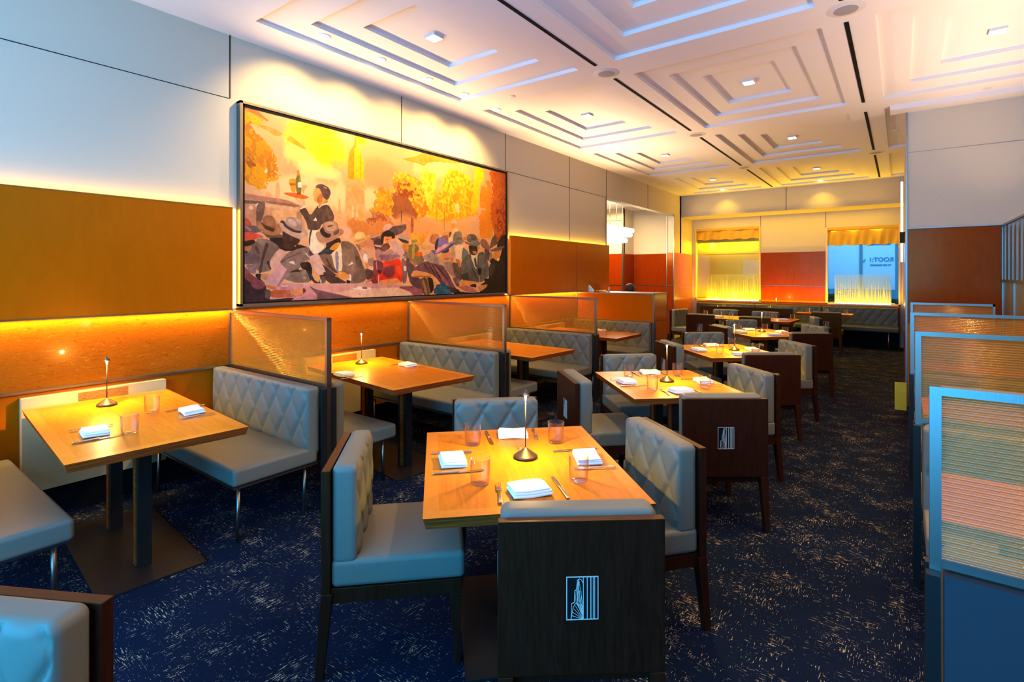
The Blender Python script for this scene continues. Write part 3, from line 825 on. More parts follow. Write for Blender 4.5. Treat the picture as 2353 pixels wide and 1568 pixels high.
P b0a098 -|1682,801 1689,801 1689,858 1682,858
P 181414 -|1740,825 1791,825 1777,859 1748,854
P 241c1c -|1414,908 1592,928 1697,924 2059,893 2059,974 1414,965
P 2a1c24 -|-39,928 232,931 232,983 -39,967"""
def paint_mural():
    """rasterises the canvas (2000 x 930 units) with brushy edges"""
    nx, ny, SS = 840, 390, 2
    W_, H_ = nx * SS, ny * SS
    rng = np.random.RandomState(4)
    def vnoise(cell):
        gx, gy = int(W_ / cell) + 3, int(H_ / cell) + 3; g = rng.rand(gy, gx)
        xs = np.arange(W_) / cell; ys = np.arange(H_) / cell; xi = xs.astype(int); yi = ys.astype(int)
        fx = xs - xi; fy = ys - yi; fx = fx * fx * (3 - 2 * fx); fy = (fy * fy * (3 - 2 * fy))[:, None]
        a = g[yi][:, xi] * (1 - fx) + g[yi][:, xi + 1] * fx; b = g[yi + 1][:, xi] * (1 - fx) + g[yi + 1][:, xi + 1] * fx
        return a * (1 - fy) + b * fy
    n1, n2, n3, n4 = vnoise(90), vnoise(36), vnoise(14), vnoise(6)
    cloud = n1 * .5 + n2 * .3 + n3 * .2; leafn = n2 * .3 + n3 * .45 + n4 * .25; fine = n3 * .5 + n4 * .5
    hx = lambda h: np.array([(int(h[i:i + 2], 16) / 255) for i in (0, 2, 4)])
    Yg, Xg = np.mgrid[0:H_, 0:W_].astype(np.float32); Xu = Xg * 2000 / W_; Yu = Yg * 930 / H_
    t = (Yu / 930)[..., None]
    img = hx('eeb078') * (1 - t) + hx('f0b080') * t + (cloud[..., None] - .5) * .12
    for ln in MURAL.split('\n'):
        head, pts = ln.split('|'); h = head.split(); pts = [tuple(map(float, p.split(','))) for p in pts.split()]
        col = hx(h[1])
        if h[0] == 'B':
            (cx, cy), (rx, ry) = pts; a, n = float(h[2]), float(h[3])
            d = 1 - np.sqrt(((Xu - cx) / max(rx, 1)) ** 2 + ((Yu - cy) / max(ry, 1)) ** 2) + (cloud - .5) * 2 * n
            m = np.clip(d * 2.2, 0, 1)[..., None] * a
            img = img * (1 - m) + col * m; continue
        if h[0] == 'P':
            for _ in range(1):
                q = []
                for i in range(len(pts)):
                    (x0, y0), (x1, y1) = pts[i], pts[(i + 1) % len(pts)]
                    q += [(x0 * .8 + x1 * .2, y0 * .8 + y1 * .2), (x0 * .2 + x1 * .8, y0 * .2 + y1 * .8)]
                pts = q
        P_ = np.array(pts); leaf = h[2] != '-'
        pad = 40 if leaf else 3
        x0, x1 = [int(np.clip((f(P_[:, 0]) + s) * W_ / 2000, 0, W_)) for f, s in ((np.min, -pad), (np.max, pad))]
        y0, y1 = [int(np.clip((f(P_[:, 1]) + s) * H_ / 930, 0, H_)) for f, s in ((np.min, -pad), (np.max, pad))]
        if x1 <= x0 or y1 <= y0: continue
        sx = Xu[y0:y1, x0:x1]; sy = Yu[y0:y1, x0:x1]
        k = 30 if leaf else 1.6
        wx = sx + (fine[y0:y1, x0:x1] - .5) * 2 * k; wy = sy + (leafn[y0:y1, x0:x1] - .5) * 2 * k
        ins = np.zeros(sx.shape, bool)
        for i in range(len(pts)):
            (ax, ay), (bx, by) = pts[i], pts[(i + 1) % len(pts)]
            if ay == by: continue
            ins ^= ((wy < ay) != (wy < by)) & (wx < (bx - ax) * (wy - ay) / (by - ay) + ax)
        m = ins[..., None].astype(float)
        sub = img[y0:y1, x0:x1]; c = col + (cloud[y0:y1, x0:x1, None] - .5) * .16 + (n3[y0:y1, x0:x1, None] - .5) * .07
        if leaf:
            c2 = hx(h[2]); w = np.clip((leafn[y0:y1, x0:x1, None] - .5) * 7 + .5, 0, 1); c = c * (1 - w) + (c2 + (fine[y0:y1, x0:x1, None] - .5) * .2) * w
        img[y0:y1, x0:x1] = sub * (1 - m) + c * m
    img = img.reshape(ny, SS, nx, SS, 3).mean((1, 3)); img = np.clip(img, 0, 1)
    return (img ** 2.2 * MURAL_TINT).astype(np.float32)
MURAL_TINT = np.array([.70, .66, .60])
#@END@
PY0, PY1, PZ0, PZ1 = 2.150, 5.865, 1.315, 3.045
def mural():
    p = empty('mural_painting', (XL + .03, (PY0 + PY1) / 2, PZ0))
    tag(p, 'huge framed oil painting of diners in hats, waiter and autumn skyline', 'painting')
    hw, hh = (PY1 - PY0) / 2, PZ1 - PZ0
    f = MB().box(-.03, .035, -hw, -hw + .022, 0, hh).box(-.03, .035, hw - .022, hw, 0, hh).box(-.03, .035, -hw, hw, 0, .02).box(-.03, .035, -hw, hw, hh - .02, hh)
    f.build('frame', M['metal'], p)
    g = MB().box(-.02, .028, -hw + .022, -hw + .04, .02, hh - .02).box(-.02, .028, hw - .04, hw - .022, .02, hh - .02).box(-.02, .028, -hw + .022, hw - .022, .02, .032).box(-.02, .028, -hw + .022, hw - .022, hh - .045, hh - .02)
    g.build('inner_frame', M['black'], p)
    img = paint_mural()                       # (rows top->bottom, cols, 3) linear colours
    ny, nx = img.shape[:2]
    ys = np.linspace(-hw + .035, hw - .035, nx + 1); zs = np.linspace(hh - .04, .03, ny + 1)
    Yg, Zg = np.meshgrid(ys, zs); V = np.stack([np.full(Yg.size, .024), Yg.ravel(), Zg.ravel()], 1)
    i, j = np.meshgrid(np.arange(ny), np.arange(nx), indexing='ij'); a = (i * (nx + 1) + j).ravel()
    Fq = np.stack([a, a + nx + 1, a + nx + 2, a + 1], 1)
    me = bpy.data.meshes.new('canvas'); me.vertices.add(len(V)); me.vertices.foreach_set('co', V.ravel())
    me.loops.add(Fq.size); me.loops.foreach_set('vertex_index', Fq.ravel().astype(np.int32))
    me.polygons.add(len(Fq)); me.polygons.foreach_set('loop_start', np.arange(0, Fq.size, 4, dtype=np.int32))
    try: me.polygons.foreach_set('loop_total', np.full(len(Fq), 4, dtype=np.int32))
    except Exception: pass
    me.update(calc_edges=True)
    c = np.ones((len(Fq), 4, 4), np.float32); c[:, :, :3] = img.reshape(-1, 1, 3)
    at = me.color_attributes.new('paint', 'FLOAT_COLOR', 'CORNER'); at.data.foreach_set('color', c.ravel())
    me.materials.append(M['art'])
    o = bpy.data.objects.new('canvas', me); COL.objects.link(o); o.parent = p
mural()

# ------------------------------------------------------------------ ceiling fittings
random.seed(1)
sqn = {0: 'by the left wall', 1: 'in the middle row', 2: 'above the right booths'}
rwn = {1: 'first', 2: 'second', 3: 'third', 4: 'fourth'}
pl = empty('square_downlight'); 
MB().box(-.06, .06, -.06, .06, -.002, .02).build('housing', M['white'], pl)
MB().box(-.05, .05, -.05, .05, -.006, -.002).build('lens', M['led_panel'], pl)
first = True
ZL = ZC + 3 * .036
for ci, (c0, c1) in enumerate(cols):
    for ri, (r0, r1) in enumerate(rows):
        if ri == 0 or (ci == 2 and ri != 2): 
            if not (ci == 2 and ri == 1) and ri: continue
        x, y = (c0 + c1) / 2, (r0 + r1) / 2
        far = ri >= 3
        l = area('downlight', (x, y, ZL - .012), (0, 0, 0), .1, .1, (5, 42, 50, 44, 44)[ri], WARM if ri < 3 else YG, 165)
        if ri == 0 or (ci == 1 and ri == 1) or (ci == 2 and ri == 1): continue
        o = pl if first else copy_tree(pl); first = False
        o.location = (x, y, ZL - .02)
        tag(o, 'small lit square downlight in the %s ceiling coffer from the front %s' % (rwn[ri], sqn[ci]), 'ceiling light', 'square downlights')
rd = empty('round_downlight')
MB().lathe([(.0, -.004), (.048, -.004), (.056, 0), (.06, .004)], n=20).build('rim', M['white'], rd)
MB().lathe([(.001, -.007), (.043, -.0065), (.045, -.003)], n=16).build('lens', M['led_spot'], rd)
words = ['first', 'second', 'third', 'fourth', 'fifth']
for k, y in enumerate((2.62, 3.22, 3.84, 4.40, 4.98)):
    z = ZC + (.036 if k < 4 else 0) - .005
    o = rd if k == 0 else copy_tree(rd); o.location = (-3.95 if k < 4 else -3.92, y, z)
    if k == 4: o.location = (-3.925, 4.96, z)
    tag(o, 'glowing round spotlight above the mural, %s from the left' % words[k], 'spotlight', 'mural spotlights')
    spot('mural_spot', (-3.93, y, z - .02), (-4.50, y, 2.65), 95 if k != 2 else 55, (1, .68, .24), 110, .9, .02)
for x, y, nm in ((-3.40, 12.95, 'left'), (-1.38, 12.95, 'right')):
    o = copy_tree(rd); o.location = (x, y, ZC + .031); tag(o, 'small round spotlight near the far beam, %s of the pair' % nm, 'spotlight', 'far spotlights')
    spot('far_spot', (x, y, ZC - .01), (x, 14.1, 1.0), 14, YG, 90, .9)
for k, (x, y) in enumerate(((-2.343, 4.72), (-.331, 4.66), (-2.34, 7.55), (-.33, 10.4), (-2.34, 10.4))):
    s = empty('ceiling_speaker', (x, y, ZC))
    MB().lathe([(.0, -.008), (.085, -.010), (.10, -.006), (.12, -.003), (.13, 0)], n=32).build('rim', M['white'], s)
    MB().lathe([(.0, -.014), (.06, -.013), (.088, -.009)], n=32).build('speaker_grille', M['grille'], s)
    tag(s, 'round grey ceiling speaker ' + ('between the two front coffers left of centre', 'at the top right, before the nearest long slot', 'in the gap after the second coffers, left slot line',
        'in the farther gap of the right slot line', 'in the farther gap of the left slot line')[k], 'speaker', 'ceiling speakers')
for x, nm in ((-2.34, 'left'), (-.345, 'right')):
    for k, (a, b) in enumerate(((1.9, 4.49), (4.90, 7.30), (7.745, 10.16), (10.63, 13.05))):
        o = MB().box(-.016, .016, -(b - a) / 2, (b - a) / 2, -.004, 0).build('slot_diffuser', M['black'], loc=(x, (a + b) / 2, ZC - .0005))
        tag(o, 'long black air slot in the ceiling, %s in the %s line' % (words[k], nm), 'air vent', 'ceiling air slots')
for k, (x, y) in enumerate(((-3.5, 4.70), (-3.45, 7.53), (-.05, 9.0), (.75, 7.52))):
    o = MB().lathe([(0, -.006), (.035, -.006), (.045, 0)], n=20).build('sprinkler_cover', M['white'], loc=(x, y, ZC))
    tag(o, 'small white sprinkler cover ' + ('after the first left coffer', 'after the second left coffer', 'by the right wall corner', 'in front of the right end wall')[k], 'sprinkler', 'sprinkler covers')

# ------------------------------------------------------------------ furniture prototypes
def quilt(a, b, depth, hx, hz, axis=1, sign=1, ph=0, fade=.03):
    """diamond grooves in the face whose normal is sign*axis"""
    def f(x, y, z, face):
        if face != (axis, sign): return (0, 0, 0)
        u, v = x / a + ph, z / b
        g = 0
        for w in (u + v, u - v):
            d = abs(w - round(w)) * a * .8
            g = max(g, .8 * math.exp(-(d / .007) ** 2) + .35 * math.exp(-(d / .02) ** 2))
        puff = abs(math.sin(math.pi * (u + v))) * abs(math.sin(math.pi * (u - v)))
        e = min(1, max(0, (hx - abs(x)) / fade)) * min(1, max(0, (hz - abs(z)) / fade))
        d = (-depth * g + depth * .22 * puff) * e * sign
        return (0, d, 0) if axis == 1 else (d, 0, 0)
    return f
def make_chair():
    c = empty('dining_chair')
    MB().box(-.262, .262, -.275, -.242, .335, .815).build('back_panel', M['darkwood'], c, bevel=.002); bpn = c.children[0]
    MB().soft((0, -.187, .632), (.252, .052, .198), .03, (44, 2, 36), quilt(.168, .265, .014, .252, .198, 1, 1)).build('back_cushion', M['leather'], c)
    MB().soft((0, .022, .405), (.255, .262, .055), .022, (10, 10, 3), lambda x, y, z, f: (0, 0, .012 * max(0, 1 - (x / .25) ** 2) * max(0, 1 - (y / .26) ** 2)) if z > 0 else (0, 0, 0)).build('seat_cushion', M['leather'], c)
    MB().box(-.250, .250, -.24, .27, .29, .349).build('seat_rail', M['darkwood'], c, bevel=.002)
    for sx in (-1, 1):
        MB().frustum((sx * .245, -.285, 0), (.015, .016), (sx * .238, -.255, .334), (.024, .022)).build('leg', M['darkwood'], c, bevel=.002)
        MB().frustum((sx * .235, .252, 0), (.014, .014), (sx * .226, .246, .289), (.023, .023)).build('leg', M['darkwood'], c, bevel=.002)
    # inlaid emblem on the outside of the back
    e = MB(); W_, H_ = .098, .132
    def S(pts, w=.0016):
        for a, b in zip(pts[:-1], pts[1:]):
            e.seg(((.5 - a[0]) * -W_, (.5 - a[1]) * H_), ((.5 - b[0]) * -W_, (.5 - b[1]) * H_), w, .0015)
    S([(0, 0), (1, 0), (1, 1), (0, 1), (0, 0)], .0026)
    for x in (.53, .655, .76, .80, .855, .895): S([(x, 0), (x, 1)], .0022 if x in (.53, .655) else .0016)
    S([(.14, 1), (.16, .62), (.24, .60), (.26, .32), (.31, .30), (.34, .08)]); S([(.34, .08), (.40, .045), (.46, .06), (.53, .16)])
    for k in range(5):
        t = k / 4; S([(.34 + .05 * t, .07), (.36 + .12 * t, .5), (.53, .78 + .05 * t)] if k % 2 == 0 else [(.36 + .04 * t, .06), (.33 + .05 * t, .45), (.33, .62)], .0011)
    for k in range(5): t = k / 4; S([(.26 + .2 * t, .31 + .03 * t), (.30 + .16 * t, .6), (.53, .93)], .0011)
    for k in range(7):
        an = R(95 + 72 * k / 6); S([(.53, 1), (.53 + math.cos(an) * .38, max(.02, 1 - math.sin(an) * .42 * 1.0))], .0011)
    S([(.14, 1), (.20, .72), (.28, .62), (.40, .66), (.53, .80)], .0011)
    lg = e.build('emblem', M['inlay'], bpn, loc=(0, -.2755, .575)); lg['label'] = 'pale metal skyscraper emblem inlay'
    pl_ = MB().box(-.049, .049, -.0006, 0, -.066, .066).build('emblem_ground', M['black'], bpn, loc=(0, -.2752, .575))
    return c
CH = make_chair(); ch_used = [False]
def chair(px, py, fx_, fy_, label, group):
    """px,py = centre of the top of the back's outer face, f = facing"""
    if ch_used[0]: o = copy_tree(CH)
    else: o = CH; ch_used[0] = True
    n = math.hypot(fx_, fy_); fx_, fy_ = fx_ / n, fy_ / n
    o.location = (px + .275 * fx_, py + .275 * fy_, 0); o.rotation_euler = (0, 0, math.atan2(-fx_, fy_))
    tag(o, label, 'chair', group); return o

def make_table(name, L_, W_, th=.042, z=.75, plate=(.66, .50), cols_=((-.17, 0), (.17, 0)), off=0):
    t = empty(name)
    b = .055; zt = z
    mb = MB(); x0, x1, y0, y1 = -L_ / 2, L_ / 2, -W_ / 2, W_ / 2
    P = [(x0, y0), (x1, y0), (x1, y1), (x0, y1)]; Q = [(x0 + b, y0 + b), (x1 - b, y0 + b), (x1 - b, y1 - b), (x0 + b, y1 - b)]
    lo = [(x0 + .012, y0 + .012), (x1 - .012, y0 + .012), (x1 - .012, y1 - .012), (x0 + .012, y1 - .012)]
    V = [(x, y, zt) for x, y in P] + [(x, y, zt) for x, y in Q] + [(x, y, zt - th) for x, y in lo]
    mb.add(V, [(4, 5, 6, 7)], 0); mb.add(V, [(i, (i + 1) % 4, 4 + (i + 1) % 4, 4 + i) for i in range(4)], 1)
    mb.add(V, [(i, 8 + i, 8 + (i + 1) % 4, (i + 1) % 4) for i in range(4)] + [(11, 10, 9, 8)], 2)
    mb.build('tabletop', [M['table'], M['tborder'], M['tedge']], t)
    MB().box(-plate[0] / 2 + off, plate[0] / 2 + off, -plate[1] / 2, plate[1] / 2, 0, .012).build('base_plate', M['metal_dark'], t, bevel=.002)
    for cx, cy in cols_:
        cx += 0
        u = MB().box(cx - .06, cx - .022, cy - .03, cy + .03, .0121, zt - th - .012).box(cx + .022, cx + .06, cy - .03, cy + .03, .0121, zt - th - .012)
        up_ = u.build('upright', M['metal_dark'], t)
        MB().box(cx - .021, cx + .021, cy - .036, cy + .036, .0121, zt - th - .012).build('wood_inlay', M['tedge'], up_)
    MB().box(-L_ * .32, L_ * .32, -.05, .05, zt - th - .012, zt - th - .0005).build('support_bar', M['metal_dark'], t)
    return t
def make_lamp():
    l = empty('table_lamp')
    MB().lathe([(0, 0), (.052, 0), (.055, .006), (.055, .010), (.050, .014), (.010, .042), (.004, .048), (0, .048)], n=40).build('base', M['lampmetal'], l); lb = l.children[0]
    MB().tube((0, 0, .046), (0, 0, .278), .0028).build('stem', M['lampmetal'], l)
    MB().lathe([(0, .312), (.0025, .310), (.019, .286), (.018, .284), (.012, .290), (0, .300)], n=28).build('lamp_head', M['lampmetal'], l)
    MB().lathe([(0, .252), (.0035, .262), (.006, .284), (.006, .288), (0, .290)], n=16).build('lamp_lens', M['bulb'], l)
    MB().lathe([(.009, .0), (.012, .0015), (.010, .003), (.008, .002), (.009, .0)], n=20).build('touch_ring', M['steel'], lb, loc=(.026, -.010, .032))
    return l
def make_glass():
    g = MB().lathe([(0, 0), (.034, 0), (.037, .004), (.0415, .10), (.0415, .102), (.0395, .102), (.0355, .012), (.030, .009), (0, .009)], n=40)
    return g.build('tumbler', M['glass'])
def make_napkin():
    n = MB()
    def fold(cx, cy, cz, hx, hy, hz, sk): n.soft((cx, cy, cz), (hx, hy, hz), hz * .92, (6, 5, 1), lambda x, y, z, f: (sk * y, 0, .002 * math.sin(x * 40 + y * 25)))
    fold(0, 0, .0065, .076, .056, .0055, .0); fold(.002, .002, .0155, .074, .054, .005, .03); fold(-.003, .004, .0235, .070, .052, .0045, -.04)
    return n.build('napkin', M['linen'])
def make_fork():
    m = MB()
    m.soft((0, -.035, .005), (.005, .055, .0018), .0016, (1, 8, 1), lambda x, y, z, f: (x * (.5 if y < -.02 else 0), 0, .0035 * math.cos(y * 22)))
    m.soft((0, .040, .006), (.011, .018, .0014), .0012, (2, 4, 1))
    for k in range(4):
        x = -.0085 + k * .00567; m.soft((x, .072, .0065), (.0015, .022, .0012), .001, (1, 3, 1))
    return m.build('fork', M['steel'])
def make_knife():
    m = MB()
    m.soft((0, -.05, .005), (.0065, .055, .0035), .003, (1, 6, 1)); m.soft((.001, .055, .004), (.0085, .055, .0009), .0008, (2, 8, 1), lambda x, y, z, f: (-.006 * max(0, (y - .02) / .035) if x > 0 else 0, 0, 0))
    return m.build('knife', M['steel'])
LP, GL, NP, FK, KN = make_lamp(), make_glass(), make_napkin(), make_fork(), make_knife()
used = set()
def put(proto, x, y, z, rz, label, cat, group):
    if id(proto) in used: o = copy_tree(proto)
    else: o = proto; used.add(id(proto))
    o.location = (x, y, z); o.rotation_euler = (0, 0, rz); tag(o, label, cat, group); return o
TZ = .7506
def lamp(x, y, tn, power=5):
    put(LP, x, y, TZ, R(200), 'slim bronze cordless lamp glowing on the ' + tn, 'table lamp', 'cordless table lamps')
    spot('lamp_light', (x + .011, y - .011, TZ + .272), (x + .011, y - .011, 0), power * 6.5, (1, .54, .02), 158, .7, .005)
    l = bpy.data.lights.new('lamp_glow', 'POINT'); l.energy = 3.6; l.color = (1, .66, .34); l.shadow_soft_size = .01
    o = bpy.data.objects.new('lamp_glow', l); COL.objects.link(o); o.location = (x + .02, y - .02, TZ + .262)

# ------------------------------------------------------------------ centre tables with chairs
CT = [(-1.355, 1.885, R(-45), 'nearest centre table'), (-1.455, 3.93, R(-47), 'second centre table'), (-1.54, 6.00, R(-47), 'third centre table'), (-1.60, 8.15, R(-47), 'fourth centre table')]
ctable = make_table('dining_table', .985, .835, plate=(.70, .52), off=-.08)
K = .978
chairs = [
 [(-2.035, 1.40, .707, .707, 'left'), (-.812, 1.466, -.63, .77, 'near'), (-2.076, 2.605, .70, -.71, 'far'), (-.914, 2.585, -.62, -.79, 'right')],
 [(-2.07, 3.47, .70, .71, 'left'), (-.882, 3.441, -.60, .80, 'near'), (-2.164, 4.80, .68, -.73, 'far'), (-.94, 4.70, -.69, -.72, 'right')],
 [(-2.168, 5.81, .74, .67, 'left'), (-.993, 5.60, -.60, .80, 'near'), (-2.162, 7.215, .6, -.8, 'far'), (-.907, 6.795, -.75, -.66, 'right')],
 [(-2.236, 8.2, .74, .67, 'left'), (-.929, 7.934, -.60, .80, 'near'), (-2.237, 9.58, .6, -.8, 'far'), (-.982, 9.17, -.72, -.69, 'right')]]
for k, (x, y, rz, tn) in enumerate(CT):
    t = ctable if k == 0 else copy_tree(ctable)
    t.location = (x, y, 0); t.rotation_euler = (0, 0, rz)
    tag(t, ('square orange wood table with four place settings nearest the camera', 'square wood table with lamp, second in the centre row', 'square wood table with lamp, third in the centre row',
            'square wood table with lamp, fourth and last in the centre row')[k], 'table', 'centre row tables')
    for a, b, fx_, fy_, side in chairs[k]:
        dd = {'left': 'left of', 'right': 'right of', 'near': 'with emblem on dark back at near side of', 'far': 'facing the camera behind'}[side]
        chair(a * K, b * K, fx_, fy_, 'grey quilted chair ' + dd + ' the ' + tn, 'chairs around the centre tables')
    lp = {0: (-1.366, 1.939), 1: (-1.459, 3.981), 2: (-1.47, 6.08), 3: (-1.62, 8.27)}[k]
    lamp(*lp, tn)
    ca, sa = math.cos(rz), math.sin(rz)
    def w(u, v): return x + u * ca - v * sa, y + u * sa + v * ca
    # sides: local +u = camera right-front, -v = left/front
    seats = [('near', (.33, -.02), 0), ('far', (-.37, .02), math.pi), ('left', (-.03, -.30), -math.pi / 2), ('right', (.02, .30), math.pi / 2)]
    for sn, (u, v), a0 in seats:
        # outward direction for this seat in local coords
        out = {'near': (1, 0), 'far': (-1, 0), 'left': (0, -1), 'right': (0, 1)}[sn]
        side_ = (-out[1], out[0])
        X, Y = w(u, v); rr = rz + math.atan2(out[1], out[0])
        rot = rr + R(90)
        put(NP, X, Y, TZ, rot + R((7, -4, 5, -6)[seats.index((sn, (u, v), a0))]), 'folded white napkin at the %s side of the %s' % (sn, tn), 'napkin', 'napkins on the centre tables')
        fxp = w(u + side_[0] * .125 - out[0] * .02, v + side_[1] * .125 - out[1] * .02)
        kxp = w(u - side_[0] * .115, v - side_[1] * .115)
        put(KN, fxp[0], fxp[1], TZ, rot + R(3), 'steel knife beside the napkin at the %s side of the %s' % (sn, tn), 'knife', 'knives on the centre tables')
        put(FK, kxp[0], kxp[1], TZ, rot - R(4), 'steel fork beside the napkin at the %s side of the %s' % (sn, tn), 'fork', 'forks on the centre tables')
    offs = [(-1.678, 1.935), (-1.37, 2.206), (-1.34, 1.589), (-1.044, 1.854)]
    for (gx, gy), gn in zip(offs, ('far left', 'far right', 'near left', 'near right')):
        dx, dy = gx - CT[0][0], gy - CT[0][1]
        put(GL, x + dx, y + dy, TZ, 0, 'clear tumbler at the %s of the %s' % (gn, tn), 'glass', 'tumblers on the centre tables')
chair(-1.735, .305, .487, -.873, 'dark-backed grey chair cut off at the bottom left corner', 'chairs around the centre tables')

# ------------------------------------------------------------------ left booths: dividers, benches, tables
DY = [.13, 2.075, 4.02, 5.915, 7.84]
def ribbed(mb, x0, x1, z0, z1, pitch=.0115, amp=.0042):
    n = int((z1 - z0) / pitch) * 4; P = []; F = []
    for s in (-1, 1):
        for i in range(n + 1):
            z = z0 + (z1 - z0) * i / n; y = s * (.0045 + amp * math.sin(i * math.pi / 2 + .4))
            P += [(x0, y, z), (x1, y, z)]
    for s in range(2):
        for i in range(n):
            a = s * 2 * (n + 1) + 2 * i; F.append((a, a + 1, a + 3, a + 2) if s == 0 else (a + 2, a + 3, a + 1, a))
    return mb.add(P, F, 0, True)
def make_divider(name, Lx, solid=False, zb=.84):
    """local x from wall (0) to the aisle (Lx)"""
    d = empty(name); zt = 1.292
    f = MB().box(0, Lx, -.016, .016, zt - .022, zt).box(0, Lx, -.014, .014, zb - .012, zb + .010)
    f.box(0, .022, -.016, .016, zb, zt).box(Lx - .024, Lx, -.018, .018, .0, zt)
    f.build('frame', M['metal'], d)
    p = MB().box(Lx - .020, Lx + .008, -.052, -.020, 0, zb - .02).box(Lx - .020, Lx + .008, .020, .052, 0, zb - .02)
    p.build('post', M['metal_dark'] if not solid else M['metal'], d)
    g = MB()
    if solid: g.box(.02, Lx - .02, -.008, .008, zb, zt - .02)
    else: ribbed(g, .020, Lx - .022, zb + .008, zt - .02)
    g.build('ribbed_pane' if not solid else 'wood_infill', M['ribglass'] if not solid else M['lacquer'], d)
    return d
div = make_divider('booth_divider', 1.375)
dn = ['before the nearest booth', 'between the first booth and the mural', 'under the middle of the mural', 'at the right end of the mural', 'closing the farthest booth']
for k, y in enumerate(DY):
    if k == 0: continue
    if k == 4: o = make_divider('booth_divider', 1.375, True)
    else: o = div if k == 1 else copy_tree(div)
    o.location = (XL + .055, y, 0)
    tag(o, ('ribbed amber divider in metal frame ' if k < 4 else 'solid lacquered divider in metal frame ') + dn[k], 'divider', 'left booth dividers')
def make_bench(name, Lx, depth=.55, m='leather', diamonds=True):
    """local: x 0..Lx, back along y=0, seat towards -y"""
    b = empty(name); hx = Lx / 2
    MB().soft((hx, -.075, .615), (hx, .052, .225), .028, (84, 2, 34), quilt(.192, .285, .014, hx, .225, 1, -1)).build('backrest', M[m], b)
    MB().soft((hx, -depth / 2 - .04, .39), (hx, depth / 2, .052), .022, (12, 8, 2), lambda x, y, z, f: (0, 0, .012 * max(0, 1 - (x / hx) ** 4) * max(0, 1 - (y / (depth / 2)) ** 2)) if z > 0 else (0, 0, 0)).build('seat', M[m], b)
    MB().box(.03, Lx - .01, -depth - .03, -.03, .323, .337).build('seat_trim', M['metal'], b)
    for x in (.10, Lx - .06):
        for yy in (-depth + .02, -.10):
            MB().tube((x - .018, yy, 0), (x, yy, .324), .008, .012).tube((x + .018, yy - .02, 0), (x, yy, .324), .008, .012).build('leg', M['metal'], b)
    return b
bench = make_bench('booth_bench', 1.34); bu_ = False
bn_ = ['nearest booth', 'booth under the mural\'s left half', 'booth under the mural\'s right half', 'farthest booth']
for k in range(4):
    for side in (0, 1):
        if k == 0 and side == 1 and False: continue
        o = copy_tree(bench) if bu_ else bench; bu_ = True
        if side == 0:   # backrest against the farther divider, facing the camera
            o.location = (XL + .06, DY[k + 1] - .022, 0)
            tag(o, 'grey quilted bench facing the camera in the ' + bn_[k], 'bench', 'booth benches')
        else:
            o.location = (XL + .06 + 1.34, DY[k] + .022, 0); o.rotation_euler = (0, 0, math.pi)
            tag(o, 'grey bench with its back to the camera in the ' + bn_[k], 'bench', 'booth benches')
BT = [(-3.60, 1.105, R(-4.7)), (-3.57, 2.98, R(-8)), (-3.64, 4.74, R(-4)), (-3.655, 6.67, R(-2))]
btab = make_table('booth_table', 1.42, .775, plate=(1.06, .48), cols_=((-.33, 0), (.28, 0)))
for k, (x, y, rz) in enumerate(BT):
    t = btab if k == 0 else copy_tree(btab); t.location = (x, y, 0); t.rotation_euler = (0, 0, rz)
    tag(t, 'long orange wood table in the ' + bn_[k], 'table', 'booth tables')
    # pale box and ribbed grille on the wall behind the table
    yb = DY[k] + 1.06
    bx = empty('wall_box', (XL + .02, yb, .20)); tag(bx, 'beige wall box behind the table of the ' + bn_[k], 'wall box', 'beige wall boxes')
    MB().box(0, .07, -.40, .40, 0, .60).build('casing', M['beige'], bx)
    g = MB()
    for q in range(10): g.box(.07, .076, -.12, .16, .505 + q * .009, .510 + q * .009)
    g.build('grille', M['tborder'], bx)
    area('booth_box_glow', (XL + .16, yb, .822), (0, R(-15), 0), .03, .8, .5, YEL)
lamp(-4.048, 1.126, 'nearest booth table'); lamp(-4.044, 3.077, 'booth table under the mural\'s left half')
def setting(x, y, rot, where, grp='napkins in the booths', kn=True):
    put(NP, x, y, TZ, rot, 'folded white napkin ' + where, 'napkin', grp)
    ca, sa = math.cos(rot), math.sin(rot)
    if kn:
        put(KN, x + .13 * ca, y + .13 * sa, TZ, rot + R(4), 'steel knife ' + where, 'knife', 'knives in the booths')
        put(FK, x - .13 * ca, y - .13 * sa, TZ, rot - R(3), 'steel fork ' + where, 'fork', 'forks in the booths')
setting(-3.37, .885, R(-8), 'on near side of the nearest booth table'); setting(-3.43, 1.375, R(172), 'on far side of the nearest booth table')
setting(-3.67, 2.62, R(-6), 'on near side of the table under the mural\'s left half'); setting(-3.60, 3.25, R(172), 'on far side of the table under the mural\'s left half')
setting(-3.55, 6.95, R(178), 'on far side of the farthest booth table')
for x, y, s in ((-3.231, .997, 'beside the near napkin of the nearest booth table'), (-3.624, 1.232, 'beside the far napkin of the nearest booth table'),
                (-4.05, 4.98, 'on the booth table under the mural\'s right half'), (-3.329, 6.652, 'on the farthest booth table')):
    put(GL, x, y, TZ, 0, 'clear tumbler ' + s, 'glass', 'tumblers in the booths')

